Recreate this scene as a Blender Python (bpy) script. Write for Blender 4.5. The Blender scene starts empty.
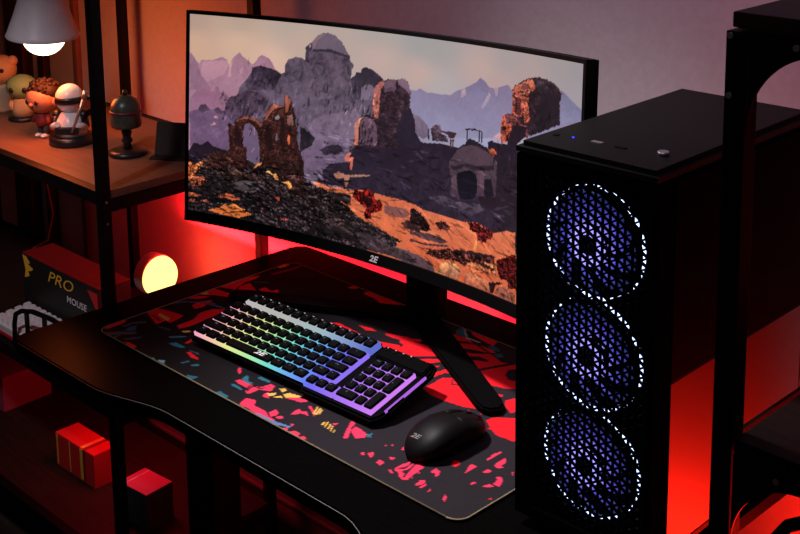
import bpy, bmesh, math, random
import numpy as np
from mathutils import Matrix, Vector, Euler
random.seed(7)
SC = bpy.context.scene
COL = SC.collection
D = 0.75                       # height of the desk top; most heights below are given relative to it
PAD=[('R',[3,13,-2,29,-4,48,5,53,11,46,11,21,10,10]),
('R',[16,-7,35,3,47,-1,45,-5,23,-6]),
('R',[74,5,84,10,102,9,107,4,95,1]),
('R',[-1,98,-2,119,36,129,57,132,62,120,66,100,53,99,54,80,35,86]),
('R',[82,101,82,135,96,140,101,128,99,105,96,96]),
('R',[148,70,144,85,151,82,153,72]),
('R',[177,52,182,56,208,52,213,48,197,46]),
('G',[17,-2,34,21,56,40,63,35,49,20,37,5]),
('G',[17,35,20,59,30,76,37,69,25,55,25,38]),
('G',[63,11,77,36,81,33,74,17,68,12]),
('G',[171,58,194,63,198,60,175,58]),
('G',[62,78,87,84,91,81,68,76]),
('G',[-4,148,8,171,52,202,57,198,17,171,1,146]),
('G',[45,-1,44,12,47,15,52,0]),
('T',[35,32,31,44,34,55,50,42,43,31]),
('T',[108,66,125,86,133,86,115,65]),
('T',[129,51,136,61,161,61,160,56,142,51]),
('T',[201,23,204,37,208,35,205,23]),
('T',[219,30,224,41,231,37,223,28]),
('L',[143,-3,152,2,165,-1,182,1,191,3,191,-1,171,-3,153,-6]),
('L',[167,4,177,12,185,4,181,2]),
('L',[111,-5,117,-1,127,-5,121,-6]),
('K',[15,96,15,98,48,94,47,91]),
('K',[71,104,67,125,74,136,80,125,79,107]),
('Y',[23,104,22,111,37,109,48,111,57,102,42,101]),
('Y',[106,92,114,104,120,102,114,92]),
('R',[92,121,68,157,71,182,87,197,94,189,97,151,100,120,99,115]),
('R',[33,168,28,185,40,205,44,196,52,177,48,162]),
('R',[-1,187,7,201,23,212,20,195,6,182]),
('R',[-6,222,-2,239,32,244,72,248,74,238,48,232,25,223,8,207]),
('R',[3,251,-5,279,2,291,3,317,10,334,16,324,16,300,23,278,31,261,33,250,29,263,16,256]),
('R',[40,256,25,279,26,299,60,285,62,277,59,256]),
('R',[60,292,61,305,82,303,84,315,117,293,143,291,181,305,186,301,149,279,119,277,90,285]),
('R',[153,296,156,308,169,307,159,324,179,307,167,298]),
('D',[18,351,24,388,29,438,33,435,32,385,26,354]),
('Y',[2,206,-1,226,9,217,15,216]),
('Y',[-3,384,-2,395,8,408,11,395,9,383]),
('G',[19,173,27,186,53,196,77,200,87,197,83,197,57,190,32,183,23,171]),
('G',[27,308,46,324,48,322,29,307]),
('L',[158,-3,156,5,172,-1,187,2,193,1,184,-4]),
('L',[168,5,177,12,184,5,180,3]),
('T',[215,1,239,0,243,-3,225,-4]),
('T',[242,6,255,12,260,13,261,4,255,-4]),
('T',[319,3,321,9,343,7,344,0,342,-7,322,-4]),
('T',[308,67,313,68,324,58,336,59,335,52,313,54]),
('T',[313,34,318,37,340,36,341,32,321,31]),
('T',[326,74,327,80,348,81,352,76,332,73]),
('P',[279,74,282,78,295,68,297,63,289,66]),
('P',[310,45,311,53,336,53,340,43,320,43]),
('P',[348,34,337,54,353,56,357,76,366,76,375,61,367,56,359,52,358,38,357,31]),
('P',[375,44,374,57,389,45,383,42]),
('P',[406,61,420,76,432,80,438,77,432,68,420,66]),
('P',[371,6,365,22,381,28,390,17,402,17,415,17,430,10,445,9,461,4,457,1,415,1,395,4,375,3]),
('P',[422,18,423,30,432,27,437,20,434,11]),
('P',[439,16,443,24,450,21,447,14]),
('P',[460,-2,469,0,470,-4,463,-4]),
('P',[470,-1,474,7,481,4,478,-2]),
('P',[483,-1,489,10,499,9,506,-1,498,-6,486,-6]),
('P',[506,3,510,9,517,5,514,-1]),
('P',[469,16,473,21,477,15]),
('P',[450,35,446,44,446,54,454,51,459,57,470,50,463,49,456,47,454,40]),
('P',[449,68,450,72,469,63,475,60,476,55,464,62]),
('P',[511,59,516,65,517,59,517,57]),
('P',[552,41,542,54,528,76,524,83,534,81,536,72,544,62,556,46]),
('P',[544,63,540,75,549,75,561,73,567,70,571,63,564,53]),
('K',[346,37,340,54,357,56,361,70,359,54,344,51,351,36]),
('K',[389,17,388,22,395,20,396,15]),
('Y',[376,52,384,63,389,58,385,49]),
('Y',[378,74,382,81,389,78,389,70]),
('Y',[395,67,398,76,419,81,420,76,405,62]),
('Y',[390,49,396,62,403,59]),
('Y',[469,59,459,76,461,77,474,58]),
('Y',[474,59,464,77,468,76,477,59]),
('Y',[477,62,469,76,472,75,479,63]),
('Y',[502,46,498,55,501,55,505,46]),
('Y',[509,45,502,58,505,57,512,44]),
('Y',[516,44,509,56,512,56,519,43]),
('Y',[522,44,515,54,518,54,525,43]),
('Y',[529,42,525,50,528,48,531,42]),
('B',[406,2,410,5,448,7,476,13,477,9,458,3,457,1,421,2]),
('T',[570,67,569,79,571,79,575,67]),
('T',[565,73,576,72,577,69,567,70]),
('P',[596,32,598,36,604,32,601,29]),
('P',[604,37,606,45,613,40,615,32]),
('P',[628,29,627,38,636,36,638,27]),
('P',[630,51,638,55,639,47]),
('P',[653,27,654,31,665,25,661,24]),
('P',[605,67,607,70,609,68]),
('P',[610,75,612,78,615,73]),
('P',[628,74,627,84,634,77]),
('P',[656,37,658,66,669,71,682,63,686,57,689,31,687,28,684,23,673,26,668,31,661,32]),
('P',[694,64,695,73,703,71,709,63,709,57,702,64,699,61]),
('P',[703,25,700,38,705,43,709,36,707,27]),
('P',[711,25,711,37,713,36,714,26]),
('P',[724,25,723,33,727,29,726,25]),
('P',[749,27,745,35,751,32,755,24]),
('b',[658,37,664,49,660,66,663,67,667,43,662,39]),
('b',[668,35,669,40,670,51,664,69,667,69,677,38,682,26,679,27,675,35]),
('b',[686,31,682,62,685,60,689,29]),
('R',[700,96,698,105,705,107,710,101,711,91]),
('P',[730,88,721,108,721,114,729,114,729,103,730,93]),
('P',[727,135,724,151,726,162,729,164,729,149,729,133]),
('P',[743,131,741,149,742,156,748,150,751,142,751,135,756,136,752,128]),
('P',[743,109,743,118,751,119,750,112,746,108]),
('P',[763,112,770,116,775,111,782,96,771,96,770,106]),
('P',[766,82,768,93,777,93,773,86]),
('P',[750,77,750,82,754,84,755,81,753,76]),
('P',[772,132,772,135,777,128]),
('P',[748,29,745,35,751,33,753,27,752,25]),
('R',[789,66,791,70,795,67,792,65]),
('R',[715,194,721,201,724,197,721,195]),
('R',[253,282,268,293,306,290,346,285,368,290,405,304,404,319,435,329,471,317,445,291,417,274,389,274,357,274,307,280]),
('R',[297,310,322,316,335,313,321,304]),
('R',[352,318,373,327,413,338,415,332,380,315,359,313]),
('R',[382,321,395,328,410,327,436,333,468,319,470,315,455,300,428,275]),
('R',[377,326,387,333,393,329,382,321]),
('R',[399,334,407,340,416,337,409,331]),
('R',[454,283,466,299,483,311,490,308,478,289,467,278]),
('R',[485,281,496,294,496,278,494,272]),
('R',[504,262,509,290,515,293,530,287,517,281,514,258,512,252]),
('R',[527,222,526,268,539,278,553,275,580,264,625,241,624,228,608,221,580,216,547,216]),
('R',[423,391,456,395,490,393,522,378,555,367,580,381,648,332,630,306,617,302,582,296,543,320,504,339,458,362]),
('b',[395,308,399,309,406,304,406,297]),
('b',[456,395,511,405,555,411,575,386,539,373,508,380,471,390]),
('b',[448,371,465,386,489,388,471,379,454,366]),
('b',[469,357,492,370,511,376,527,380,502,359,483,352]),
('b',[502,345,515,358,536,359,538,354,521,345,514,331]),
('b',[542,322,556,353,572,390,578,383,562,349,549,319]),
('b',[587,338,579,352,581,360,590,365,614,340,609,332,599,330]),
('b',[562,311,591,298,615,305,632,318,638,311,613,280,569,297]),
('b',[549,259,537,276,539,276,549,263,567,273,569,270]),
('R',[423,440,422,456,469,419,486,420,459,466,475,465,501,427,507,402,486,405,459,410,445,420]),
('R',[490,455,491,473,506,471,538,432,528,422]),
('R',[494,389,512,390,527,387,520,381]),
('T',[425,409,426,422,435,419,453,404,455,394,444,395,433,396]),
('T',[507,421,494,443,515,428]),
('T',[501,396,507,403,526,398,527,391,512,390]),
('T',[527,380,535,391,545,383,541,374]),
('W',[431,419,431,421,456,399,485,399,485,396,458,393]),
('R',[616,283,624,287,628,283,623,280]),
('R',[639,276,643,290,654,301,672,280,669,253,649,264]),
('R',[638,223,637,237,643,234,643,222]),
('R',[657,214,658,227,680,245,698,257,742,203,721,196,694,192,675,202]),
('R',[617,215,621,220,622,215]),
('R',[634,213,640,215,640,212]),
('R',[673,198,675,202,679,198]),
('R',[146,291,160,299,156,309,175,310,152,323,164,326,157,342,185,319,198,314,188,305,153,284]),
('R',[198,348,213,355,235,354,235,348,214,347]),
('R',[215,323,216,331,222,333,224,324]),
('R',[167,408,169,417,182,422,182,412,173,406]),
('R',[204,410,211,435,230,439,264,427,286,421,291,408,282,395,312,393,308,383,277,389,234,406,213,405]),
('R',[263,443,266,462,278,449,275,442]),
('R',[284,432,285,442,316,410,318,399,297,409]),
('W',[295,412,302,414,313,407])]
SKY=[(5,392,(178,150,146)),(127,396,(182,158,152)),(254,397,(180,162,162)),(6,337,(205,165,152)),(128,347,(208,172,160)),(205,324,(214,178,170)),(281,369,(190,165,162)),(357,397,(180,162,165)),(485,400,(172,160,165)),(587,392,(158,155,165)),(486,350,(190,165,168)),(638,383,(160,155,165)),(741,361,(186,160,165)),(589,335,(192,164,168)),(641,319,(176,166,178)),(815,385,(165,152,162)),(939,392,(158,148,160)),(988,390,(152,145,160)),(991,339,(158,150,168)),(866,368,(172,152,160)),(792,343,(180,155,165)),(592,257,(140,135,175)),(694,263,(150,150,195)),(770,267,(160,160,205))]
SCR=[([(160,118,145),(172,125,158)],.06,[0,324,9,317,19,305,25,302,30,309,61,312,82,320,95,315,101,304,110,320,127,333,135,325,152,316,160,311,168,317,175,327,185,332,202,327,212,317,218,307,234,301,257,271,260,155,-2,123]),
([(205,150,165),(185,140,160)],.05,[101,303,110,317,105,295,107,284,98,280]),
([(182,135,158),(178,130,158)],.05,[34,307,95,314,99,304,88,285,46,266,27,282]),
([(142,105,135),(150,108,140)],.08,[1,321,9,316,21,300,31,277,58,251,2,246]),
([(128,112,150),(150,148,192)],.04,[565,306,580,306,590,312,607,307,638,308,668,310,683,319,698,324,711,330,731,339,742,348,754,344,766,335,777,335,788,338,812,346,822,338,830,330,867,335,940,354,951,352,974,341,1000,330,1012,324,1014,294,746,249,542,218]),
([(188,150,165),(160,145,175)],.05,[696,322,705,326,707,316,699,309,693,309]),
([(175,150,175),(155,145,185)],.05,[751,307,766,328,770,322,761,309,749,296,747,302]),
([(178,145,165),(155,140,175)],.05,[778,335,788,338,788,327,782,322]),
([(118,105,145),(135,128,170)],.05,[711,330,732,339,742,347,754,343,766,334,755,320,733,310,710,307]),
([(118,112,150),(135,135,178)],.04,[945,354,974,341,1000,330,1001,318,983,313,946,305]),
([(148,102,135),(150,105,140)],.06,[2,229,18,246,46,252,48,255,52,249,65,249,67,260,75,259,77,250,100,242,108,204,3,180]),
([(88,73,94),(108,92,122)],.16,[127,262,142,278,157,294,160,306,176,310,191,310,210,308,222,304,234,300,243,304,243,317,252,329,271,336,287,335,294,333,295,331,296,347,295,354,306,365,311,366,323,379,338,386,353,388,369,385,388,373,402,356,410,350,410,342,416,337,420,332,415,326,413,309,423,316,426,322,438,323,441,331,449,334,463,332,482,325,496,316,513,312,529,230,533,123,288,82,106,135,66,181,81,210,91,214,93,229,104,242,123,247,125,253]),
([(111,94,116),(102,87,111)],.05,[312,352,313,367,323,378,338,385,353,388,369,385,388,373,401,356,408,349,358,352]),
([(139,108,118),(126,99,116)],.04,[311,366,323,378,338,385,346,386,327,373,318,356,313,354]),
([(67,55,76),(76,64,85)],.08,[314,354,358,358,408,350,408,345,358,352,314,350]),
([(76,61,84),(80,67,90)],.08,[295,354,306,365,313,365,311,352,304,347,304,332,297,331,297,347]),
([(147,130,144),(139,118,139)],.02,[305,362,310,363,310,358,305,356]),
([(85,70,91),(102,86,111)],.2,[282,333,301,332,316,347,358,351,406,343,409,306,361,263,283,255]),
([(67,56,78),(80,68,91)],.1,[413,308,423,316,426,322,438,323,441,331,449,334,463,332,482,325,496,316,475,300,444,299,437,273,422,271]),
([(113,97,122),(122,105,134)],.05,[441,296,452,303,467,304,473,297,472,277,441,273]),
([(70,55,80),(84,67,93)],.22,[157,291,161,305,176,310,191,310,210,307,222,304,234,299,219,267,150,260,142,275]),
([(85,65,90),(90,71,99)],.2,[81,210,91,214,93,229,104,242,123,247,150,262,188,254,204,241,181,212,143,208,116,193,90,175]),
([(118,99,126),(124,104,139)],.12,[300,207,331,228,380,242,426,254,438,244,428,218,421,187,363,175,328,182]),
([(111,91,122),(116,94,130)],.16,[286,159,324,184,401,189,409,177,383,153,345,129,287,121]),
([(67,53,74),(74,59,82)],.2,[336,166,359,178,386,182,398,175,383,164,348,159]),
([(53,44,61),(65,52,72)],.2,[285,205,308,196,324,187,316,172,294,160,286,153]),
([(112,84,122),(108,82,120)],.14,[1,202,13,206,24,209,28,218,43,221,53,212,66,213,74,218,81,212,91,205,105,197,120,190,143,190,144,136,106,115,4,103]),
([(78,58,84),(95,72,105)],.12,[22,208,28,218,43,221,53,211,35,204]),
([(80,60,86),(95,72,105)],.14,[64,213,74,218,83,212,87,203,72,204]),
([(110,88,122),(104,84,120)],.05,[139,120,138,174,141,190,151,195,163,192,174,179,179,155,183,125]),
([(52,36,58),(62,45,64)],.12,[2,125,13,139,33,138,48,147,63,138,98,133,106,115,106,99,3,86]),
([(58,44,68),(66,52,78)],.14,[345,129,364,144,414,155,419,178,434,187,460,188,517,198,568,223,603,219,649,225,691,224,702,231,710,234,713,241,721,245,744,241,767,236,766,245,774,250,797,249,831,252,849,255,860,202,852,202,857,117,819,110,789,101,742,108,689,99,611,102,572,109,575,96,521,108,478,108,443,108,349,103]),
([(128,110,138),(112,96,128)],.1,[566,267,590,263,613,250,616,233,603,225,579,230,575,250,567,257]),
([(58,45,68),(56,44,68)],.08,[567,275,579,255,582,237,593,235,579,238,591,224,603,215,569,183,557,172,517,198]),
([(82,56,72),(70,50,68)],.28,[472,294,474,302,483,309,494,315,513,319,528,319,544,324,557,321,563,313,567,300,566,298,565,272,575,255,578,229,575,202,517,193,433,184,425,186,426,220,433,235,446,244,459,250,471,244,472,268,472,289]),
([(200,120,110),(180,100,95)],.3,[472,289,487,291,488,281,487,261,485,244,474,246,470,267]),
([(170,100,105),(190,110,105)],.2,[472,294,475,302,485,309,494,314,502,311,491,299,487,279,473,277]),
([(112,82,104),(100,74,98)],.15,[498,312,513,319,528,319,529,301,499,294]),
([(125,100,125),(118,92,120)],.06,[532,320,544,324,556,321,563,313,566,297,552,306,536,312]),
([(205,135,120),(185,105,95)],.15,[427,230,437,239,448,243,439,235,435,219,435,189,425,187,426,218]),
([(105,78,100),(92,68,92)],.15,[439,233,454,244,473,241,483,226,483,196,440,189]),
([(62,48,72),(58,46,70)],.1,[546,264,567,275,577,255,580,229,594,205,541,196,532,222]),
([(58,44,68),(62,48,74)],.08,[413,177,433,185,556,201,594,205,596,170,418,141]),
([(200,110,100),(190,95,85)],.2,[400,161,413,173,419,172,410,163,423,165,422,141,416,140,416,157,402,154]),
([(70,54,78),(74,56,80)],.1,[613,244,616,246,618,226,614,226]),
([(105,82,104),(88,66,88)],.3,[619,247,628,253,644,256,647,244,664,235,666,229,626,226]),
([(88,58,70),(80,54,70)],.15,[646,247,663,248,687,248,681,240,671,236,661,243,646,244]),
([(100,66,80),(90,60,78)],.1,[669,235,680,237,680,223,677,222,676,233,674,233,674,222,671,221]),
([(60,46,68),(60,46,68)],.1,[709,259,720,262,750,262,751,260,720,259,709,256]),
([(66,52,76),(66,52,76)],.1,[711,257,715,258,715,242,712,241]),
([(66,52,76),(66,52,76)],.1,[742,260,746,261,746,242,742,242]),
([(66,52,76),(66,52,76)],.1,[748,261,751,262,752,243,749,242]),
([(92,70,88),(78,60,82)],.08,[669,190,671,199,680,209,689,220,700,227,721,234,740,235,759,231,777,225,791,217,796,210,797,190,797,162,748,149,740,152,695,141,675,142,676,169]),
([(66,50,70),(70,52,72)],.1,[670,192,685,192,707,201,738,202,783,210,784,203,738,194,708,195,681,184]),
([(30,26,42),(42,36,56)],.04,[688,171,693,182,708,188,723,191,737,189,742,178,742,158,735,147,702,139,694,149]),
([(98,72,90),(84,62,84)],.08,[676,169,687,181,690,171,694,149,699,140,681,141]),
([(100,72,90),(82,60,82)],.08,[741,193,757,197,761,155,741,148,743,169]),
([(40,34,52),(46,38,58)],.05,[760,184,777,187,786,160,761,156]),
([(60,38,55),(62,46,68)],.12,[746,152,771,158,817,158,840,154,840,142,787,135,752,140]),
([(92,76,98),(74,60,84)],.2,[618,127,649,135,680,131,718,136,749,140,764,133,727,115,696,116,649,120]),
([(58,44,62),(64,50,70)],.14,[790,222,860,240,930,234,1010,224,1010,80,790,80]),
([(74,50,64),(66,48,66)],.28,[823,339,830,347,848,356,865,362,883,366,906,366,928,362,946,350,944,343,942,334,944,302,917,291,866,271,821,259,823,296,825,317]),
([(56,44,62),(50,40,56)],.15,[892,348,944,346,941,334,943,302,910,289,888,282,893,325]),
([(90,70,86),(72,56,74)],.25,[881,364,906,365,928,361,940,351,892,344,880,351]),
([(215,120,100),(190,92,75)],.25,[823,337,832,346,850,354,867,362,874,360,881,347,866,343,825,335]),
([(120,65,70),(130,70,70)],.2,[843,346,850,353,862,353,871,346,851,341]),
([(185,95,80),(175,82,70)],.4,[825,333,866,341,863,320,870,300,865,291,857,291,849,300,824,298,825,317]),
([(110,55,60),(120,58,60)],.3,[833,328,844,332,849,311,842,298,830,304]),
([(120,64,70),(110,58,66)],.3,[799,255,801,295,812,300,823,300,833,295,858,287,870,272,844,262]),
([(185,85,70),(200,90,70)],.35,[799,288,804,297,810,292,810,280,829,288,818,267,817,255,800,249,797,271]),
([(52,38,58),(58,44,64)],.1,[829,283,863,286,856,268,834,250,812,246,819,262]),
([(220,110,80),(200,85,60)],.3,[769,234,782,237,789,232,783,226,771,227]),
([(215,170,185),(200,150,175)],.1,[779,256,796,268,798,255,789,252]),
([(200,110,85),(205,105,75)],.12,[320,104,345,104,353,100,388,103,427,104,437,97,416,95,381,93,352,89,326,98]),
([(165,120,115),(175,105,90)],.2,[374,127,387,132,403,130,415,131,465,139,469,137,415,127,408,107,404,108,401,123,380,118]),
([(215,112,85),(208,102,75)],.1,[500,96,521,102,528,109,552,109,579,106,602,100,599,96,560,97,506,92]),
([(222,118,88),(205,95,65)],.12,[391,78,416,78,428,74,452,73,479,73,506,77,530,73,553,77,575,96,595,100,572,107,596,103,650,102,712,102,742,109,789,101,819,111,842,113,843,89,848,-2,732,-8,639,-6,576,6,558,38,523,45,483,53,460,54,438,64]),
([(108,78,92),(96,66,80)],.12,[576,20,599,20,634,12,643,-2,577,-4,540,2,501,7,473,23,508,20,559,22,574,23]),
([(125,80,85),(140,82,80)],.12,[506,91,560,95,576,88,557,77,533,75,506,79]),
([(88,62,76),(100,66,76)],.08,[574,60,621,67,652,65,673,59,656,53,613,51,574,53]),
([(220,125,95),(215,115,85)],.05,[582,63,620,69,652,68,667,61,648,63,617,63,582,59]),
([(98,66,78),(90,60,72)],.1,[575,44,614,45,671,54,675,51,614,41,575,40]),
([(62,34,40),(58,32,36)],.45,[573,99,584,100,596,95,616,87,628,71,613,64,574,65]),
([(92,48,52),(110,52,52)],.4,[637,86,660,93,677,87,675,80,651,77]),
([(112,30,32),(95,28,30)],.5,[712,101,742,109,758,105,787,104,784,90,770,84,777,71,775,80,748,79,743,91,728,92,719,106]),
([(240,160,90),(235,140,80)],.1,[737,62,744,81,747,74,745,61]),
([(95,46,46),(105,52,48)],.5,[598,35,614,36,645,39,676,50,691,47,730,53,791,61,797,46,784,47,761,46,730,37,715,28,703,32,676,29,646,25,614,26,622,33]),
([(72,48,58),(72,46,54)],.3,[679,56,691,51,737,58,791,64,795,60,730,51,691,46]),
([(228,160,115),(205,120,85)],.25,[637,-2,646,5,657,20,677,26,692,28,704,21,677,14,660,0,647,-4]),
([(190,130,110),(180,105,80)],.25,[660,-2,673,12,704,20,710,16,697,-2,686,-2]),
([(222,135,95),(200,100,70)],.35,[715,30,730,38,757,45,795,52,798,34,769,29,739,24]),
([(208,125,95),(190,100,78)],.25,[718,14,723,19,743,22,781,17,788,11,779,-1,740,-1,715,-1]),
([(70,36,36),(80,40,40)],.3,[746,42,761,46,792,42,792,37,769,39]),
([(52,32,36),(60,36,40)],.3,[781,17,808,25,816,24,797,16,790,0,782,0]),
([(178,100,85),(170,95,80)],.3,[796,4,801,14,824,22,845,14,848,-2,809,-1]),
([(98,24,26),(84,22,24)],.45,[797,58,821,69,847,79,850,23,828,19,827,30,808,31,798,44]),
([(128,26,26),(105,22,24)],.5,[424,93,427,104,435,107,449,104,452,111,468,113,478,108,480,98,494,99,502,92,500,79,483,73,474,71,473,59,460,57,454,62,459,77,436,85]),
([(60,22,28),(55,22,28)],.4,[447,100,459,99,474,99,475,86,463,75,459,83,451,90]),
([(70,45,52),(66,42,48)],.4,[575,96,583,101,591,95,602,96,603,78,584,74,576,83]),
([(95,60,66),(90,55,60)],.3,[549,66,561,73,568,76,576,70,600,72,600,59,585,60,561,60]),
([(64,48,54),(58,46,54)],.42,[-1,96,37,99,41,91,106,102,153,108,183,118,207,113,238,100,269,87,287,114,311,100,326,97,350,95,365,87,393,77,425,65,436,59,460,52,491,47,523,40,558,35,539,30,540,2,501,2,446,-2,407,0,394,-1,290,-1,243,-4,-5,-10,-6,95]),
([(84,66,78),(78,60,70)],.25,[418,24,465,33,508,22,571,17,598,4,563,2,501,2,458,4]),
([(92,70,76),(66,52,60)],.3,[347,36,382,45,417,41,433,30,391,19,359,24]),
([(42,32,40),(46,36,44)],.3,[313,10,336,34,352,23,391,19,438,22,446,10,407,10,348,5]),
([(88,76,86),(78,66,76)],.12,[103,63,122,73,145,79,172,80,194,74,184,62,146,56]),
([(95,62,58),(85,56,56)],.3,[83,87,118,95,161,94,192,93,176,86,107,78]),
([(48,38,44),(50,40,46)],.35,[41,72,68,73,103,62,119,49,84,44,42,39]),
([(30,26,30),(34,28,32)],.2,[0,24,38,30,88,33,177,42,177,36,92,27,42,25,0,19]),
([(215,115,65),(220,112,60)],.15,[52,7,81,15,92,24,108,24,119,29,139,24,164,14,147,8,131,3,108,2,85,2]),
([(200,98,65),(185,88,58)],.2,[79,41,90,45,107,48,121,42,135,40,115,35,96,38,84,35]),
([(210,110,70),(190,90,58)],.45,[-1,98,6,99,14,95,25,100,39,106,31,88,20,82,14,72,9,64,-1,59]),
([(150,75,58),(140,70,52)],.5,[-1,59,14,72,37,73,49,67,34,53,11,50]),
([(150,78,55),(140,70,52)],.4,[-1,36,15,37,32,34,19,29,-1,26]),
([(150,80,66),(130,70,60)],.3,[23,19,42,26,63,26,50,21]),
([(170,85,60),(150,75,55)],.3,[0,21,15,24,21,21,7,16]),
([(92,50,48),(78,42,42)],.3,[99,188,107,189,116,183,115,193,122,199,131,205,143,208,162,208,178,203,189,195,187,206,197,217,200,227,216,239,235,239,243,238,243,257,248,262,262,250,267,239,272,223,274,206,280,192,277,177,285,158,293,141,295,143,298,103,297,65,278,71,258,88,230,104,207,113,183,117,183,139,182,125,181,156,176,179,163,192,151,195,143,190,138,174,139,147,148,146,149,121,160,112,137,103,102,100,104,135]),
([(96,56,52),(80,46,44)],.3,[102,137,94,127,71,130,52,119,41,107,37,90,106,99,106,135]),
([(70,40,42),(68,42,44)],.35,[222,121,291,142,298,103,297,65,278,71,258,88,238,100]),
([(150,80,70),(130,68,62)],.15,[120,196,143,207,162,207,178,202,188,194,184,190,170,200,151,203,132,200,122,193]),
([(168,95,82),(135,72,66)],.15,[200,226,216,238,235,238,241,237,220,232,206,219,199,208,193,204]),
([(175,98,85),(130,70,64)],.15,[244,256,248,261,260,250,256,242,254,229,247,227]),
([(150,105,105),(120,75,78)],.15,[251,221,264,224,269,205,259,201,251,206]),
([(150,140,150),(120,112,128)],.05,[219,214,228,219,233,215,228,210,221,210]),
([(112,98,120),(104,92,115)],.05,[221,180,225,185,228,173,225,167,222,170]),
([(235,115,70),(200,90,60)],.1,[254,184,259,182,260,169,256,164,253,174]),
([(60,32,36),(55,30,34)],.15,[116,181,124,188,133,180,132,147,117,145]),
([(55,30,34),(58,32,36)],.2,[197,196,209,189,218,149,206,147,194,160]),
([(62,34,38),(58,32,36)],.2,[235,212,245,211,249,162,241,152,232,177]),
([(240,150,90),(230,125,70)],.1,[166,108,176,117,188,121,185,116,176,112,172,107]),
([(250,180,110),(240,140,80)],.25,[197,104,207,107,217,102,226,102,232,94,225,92,219,97,207,102]),
([(245,165,95),(230,125,70)],.25,[238,90,254,93,265,91,266,82,260,79,254,87,240,88]),
([(200,80,60),(180,70,55)],.2,[223,59,235,59,234,53,225,55]),
([(170,80,85),(150,70,75)],.3,[232,21,255,22,261,18,244,15]),
([(150,70,60),(140,64,58)],.3,[185,34,197,36,193,29,187,30]),
([(200,140,150),(170,120,140)],.3,[64,198,72,201,76,196,68,193]),
([(190,140,155),(170,120,145)],.3,[53,180,66,186,68,181,57,178])]

# ------------------------------------------------------------------ materials
def mat(name, col, rough=.5, spec=.5, metal=0., noise=None, bump=0., scale=40., coat=0., ior=None):
    m = bpy.data.materials.new(name); m.use_nodes = True
    nt = m.node_tree; b = nt.nodes['Principled BSDF']
    b.inputs['Base Color'].default_value = (*col, 1)
    b.inputs['Roughness'].default_value = rough
    b.inputs['Specular IOR Level'].default_value = spec
    b.inputs['Metallic'].default_value = metal
    b.inputs['Coat Weight'].default_value = coat
    if ior: b.inputs['IOR'].default_value = ior
    if noise or bump:
        tc = nt.nodes.new('ShaderNodeTexCoord'); n = nt.nodes.new('ShaderNodeTexNoise')
        n.inputs['Scale'].default_value = scale; n.inputs['Detail'].default_value = 4
        nt.links.new(tc.outputs['Object'], n.inputs['Vector'])
        if noise:
            r = nt.nodes.new('ShaderNodeValToRGB')
            r.color_ramp.elements[0].position = .3; r.color_ramp.elements[1].position = .7
            r.color_ramp.elements[0].color = (*[c*(1-noise) for c in col], 1)
            r.color_ramp.elements[1].color = (*[min(1, c*(1+noise)) for c in col], 1)
            nt.links.new(n.outputs['Fac'], r.inputs['Fac']); nt.links.new(r.outputs['Color'], b.inputs['Base Color'])
        if bump:
            bp = nt.nodes.new('ShaderNodeBump'); bp.inputs['Strength'].default_value = bump; bp.inputs['Distance'].default_value = .002
            nt.links.new(n.outputs['Fac'], bp.inputs['Height']); nt.links.new(bp.outputs['Normal'], b.inputs['Normal'])
    return m
def emis(name, col, s):
    m = bpy.data.materials.new(name); m.use_nodes = True
    nt = m.node_tree; nt.nodes.clear()
    e = nt.nodes.new('ShaderNodeEmission'); o = nt.nodes.new('ShaderNodeOutputMaterial')
    e.inputs['Color'].default_value = (*col, 1); e.inputs['Strength'].default_value = s
    nt.links.new(e.outputs[0], o.inputs['Surface']); return m
def wood(name, c0, c1, rough=.45, spec=.3):
    m = mat(name, c0, rough, spec); nt = m.node_tree; b = nt.nodes['Principled BSDF']
    tc = nt.nodes.new('ShaderNodeTexCoord'); mp = nt.nodes.new('ShaderNodeMapping'); n = nt.nodes.new('ShaderNodeTexNoise'); r = nt.nodes.new('ShaderNodeValToRGB')
    mp.inputs['Scale'].default_value = (3, 40, 40); n.inputs['Scale'].default_value = 3; n.inputs['Detail'].default_value = 6
    r.color_ramp.elements[0].position = .35; r.color_ramp.elements[1].position = .68
    r.color_ramp.elements[0].color = (*c0, 1); r.color_ramp.elements[1].color = (*c1, 1)
    nt.links.new(tc.outputs['Object'], mp.inputs[0]); nt.links.new(mp.outputs[0], n.inputs['Vector'])
    nt.links.new(n.outputs['Fac'], r.inputs['Fac']); nt.links.new(r.outputs['Color'], b.inputs['Base Color'])
    return m
def ramp_emis(name, stops, s, length):
    """glow whose colour runs along object x from 0 to length"""
    m = bpy.data.materials.new(name); m.use_nodes = True
    nt = m.node_tree; nt.nodes.clear()
    tc = nt.nodes.new('ShaderNodeTexCoord'); sx = nt.nodes.new('ShaderNodeSeparateXYZ'); d = nt.nodes.new('ShaderNodeMath'); d.operation = 'DIVIDE'
    r = nt.nodes.new('ShaderNodeValToRGB'); e = nt.nodes.new('ShaderNodeEmission'); o = nt.nodes.new('ShaderNodeOutputMaterial')
    d.inputs[1].default_value = length
    while len(r.color_ramp.elements) < len(stops): r.color_ramp.elements.new(.5)
    for el, (p, c) in zip(r.color_ramp.elements, stops): el.position = p; el.color = (*c, 1)
    nt.links.new(tc.outputs['Object'], sx.inputs[0]); nt.links.new(sx.outputs['X'], d.inputs[0]); nt.links.new(d.outputs[0], r.inputs['Fac'])
    nt.links.new(r.outputs['Color'], e.inputs['Color']); e.inputs['Strength'].default_value = s
    nt.links.new(e.outputs[0], o.inputs['Surface']); return m
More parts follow.
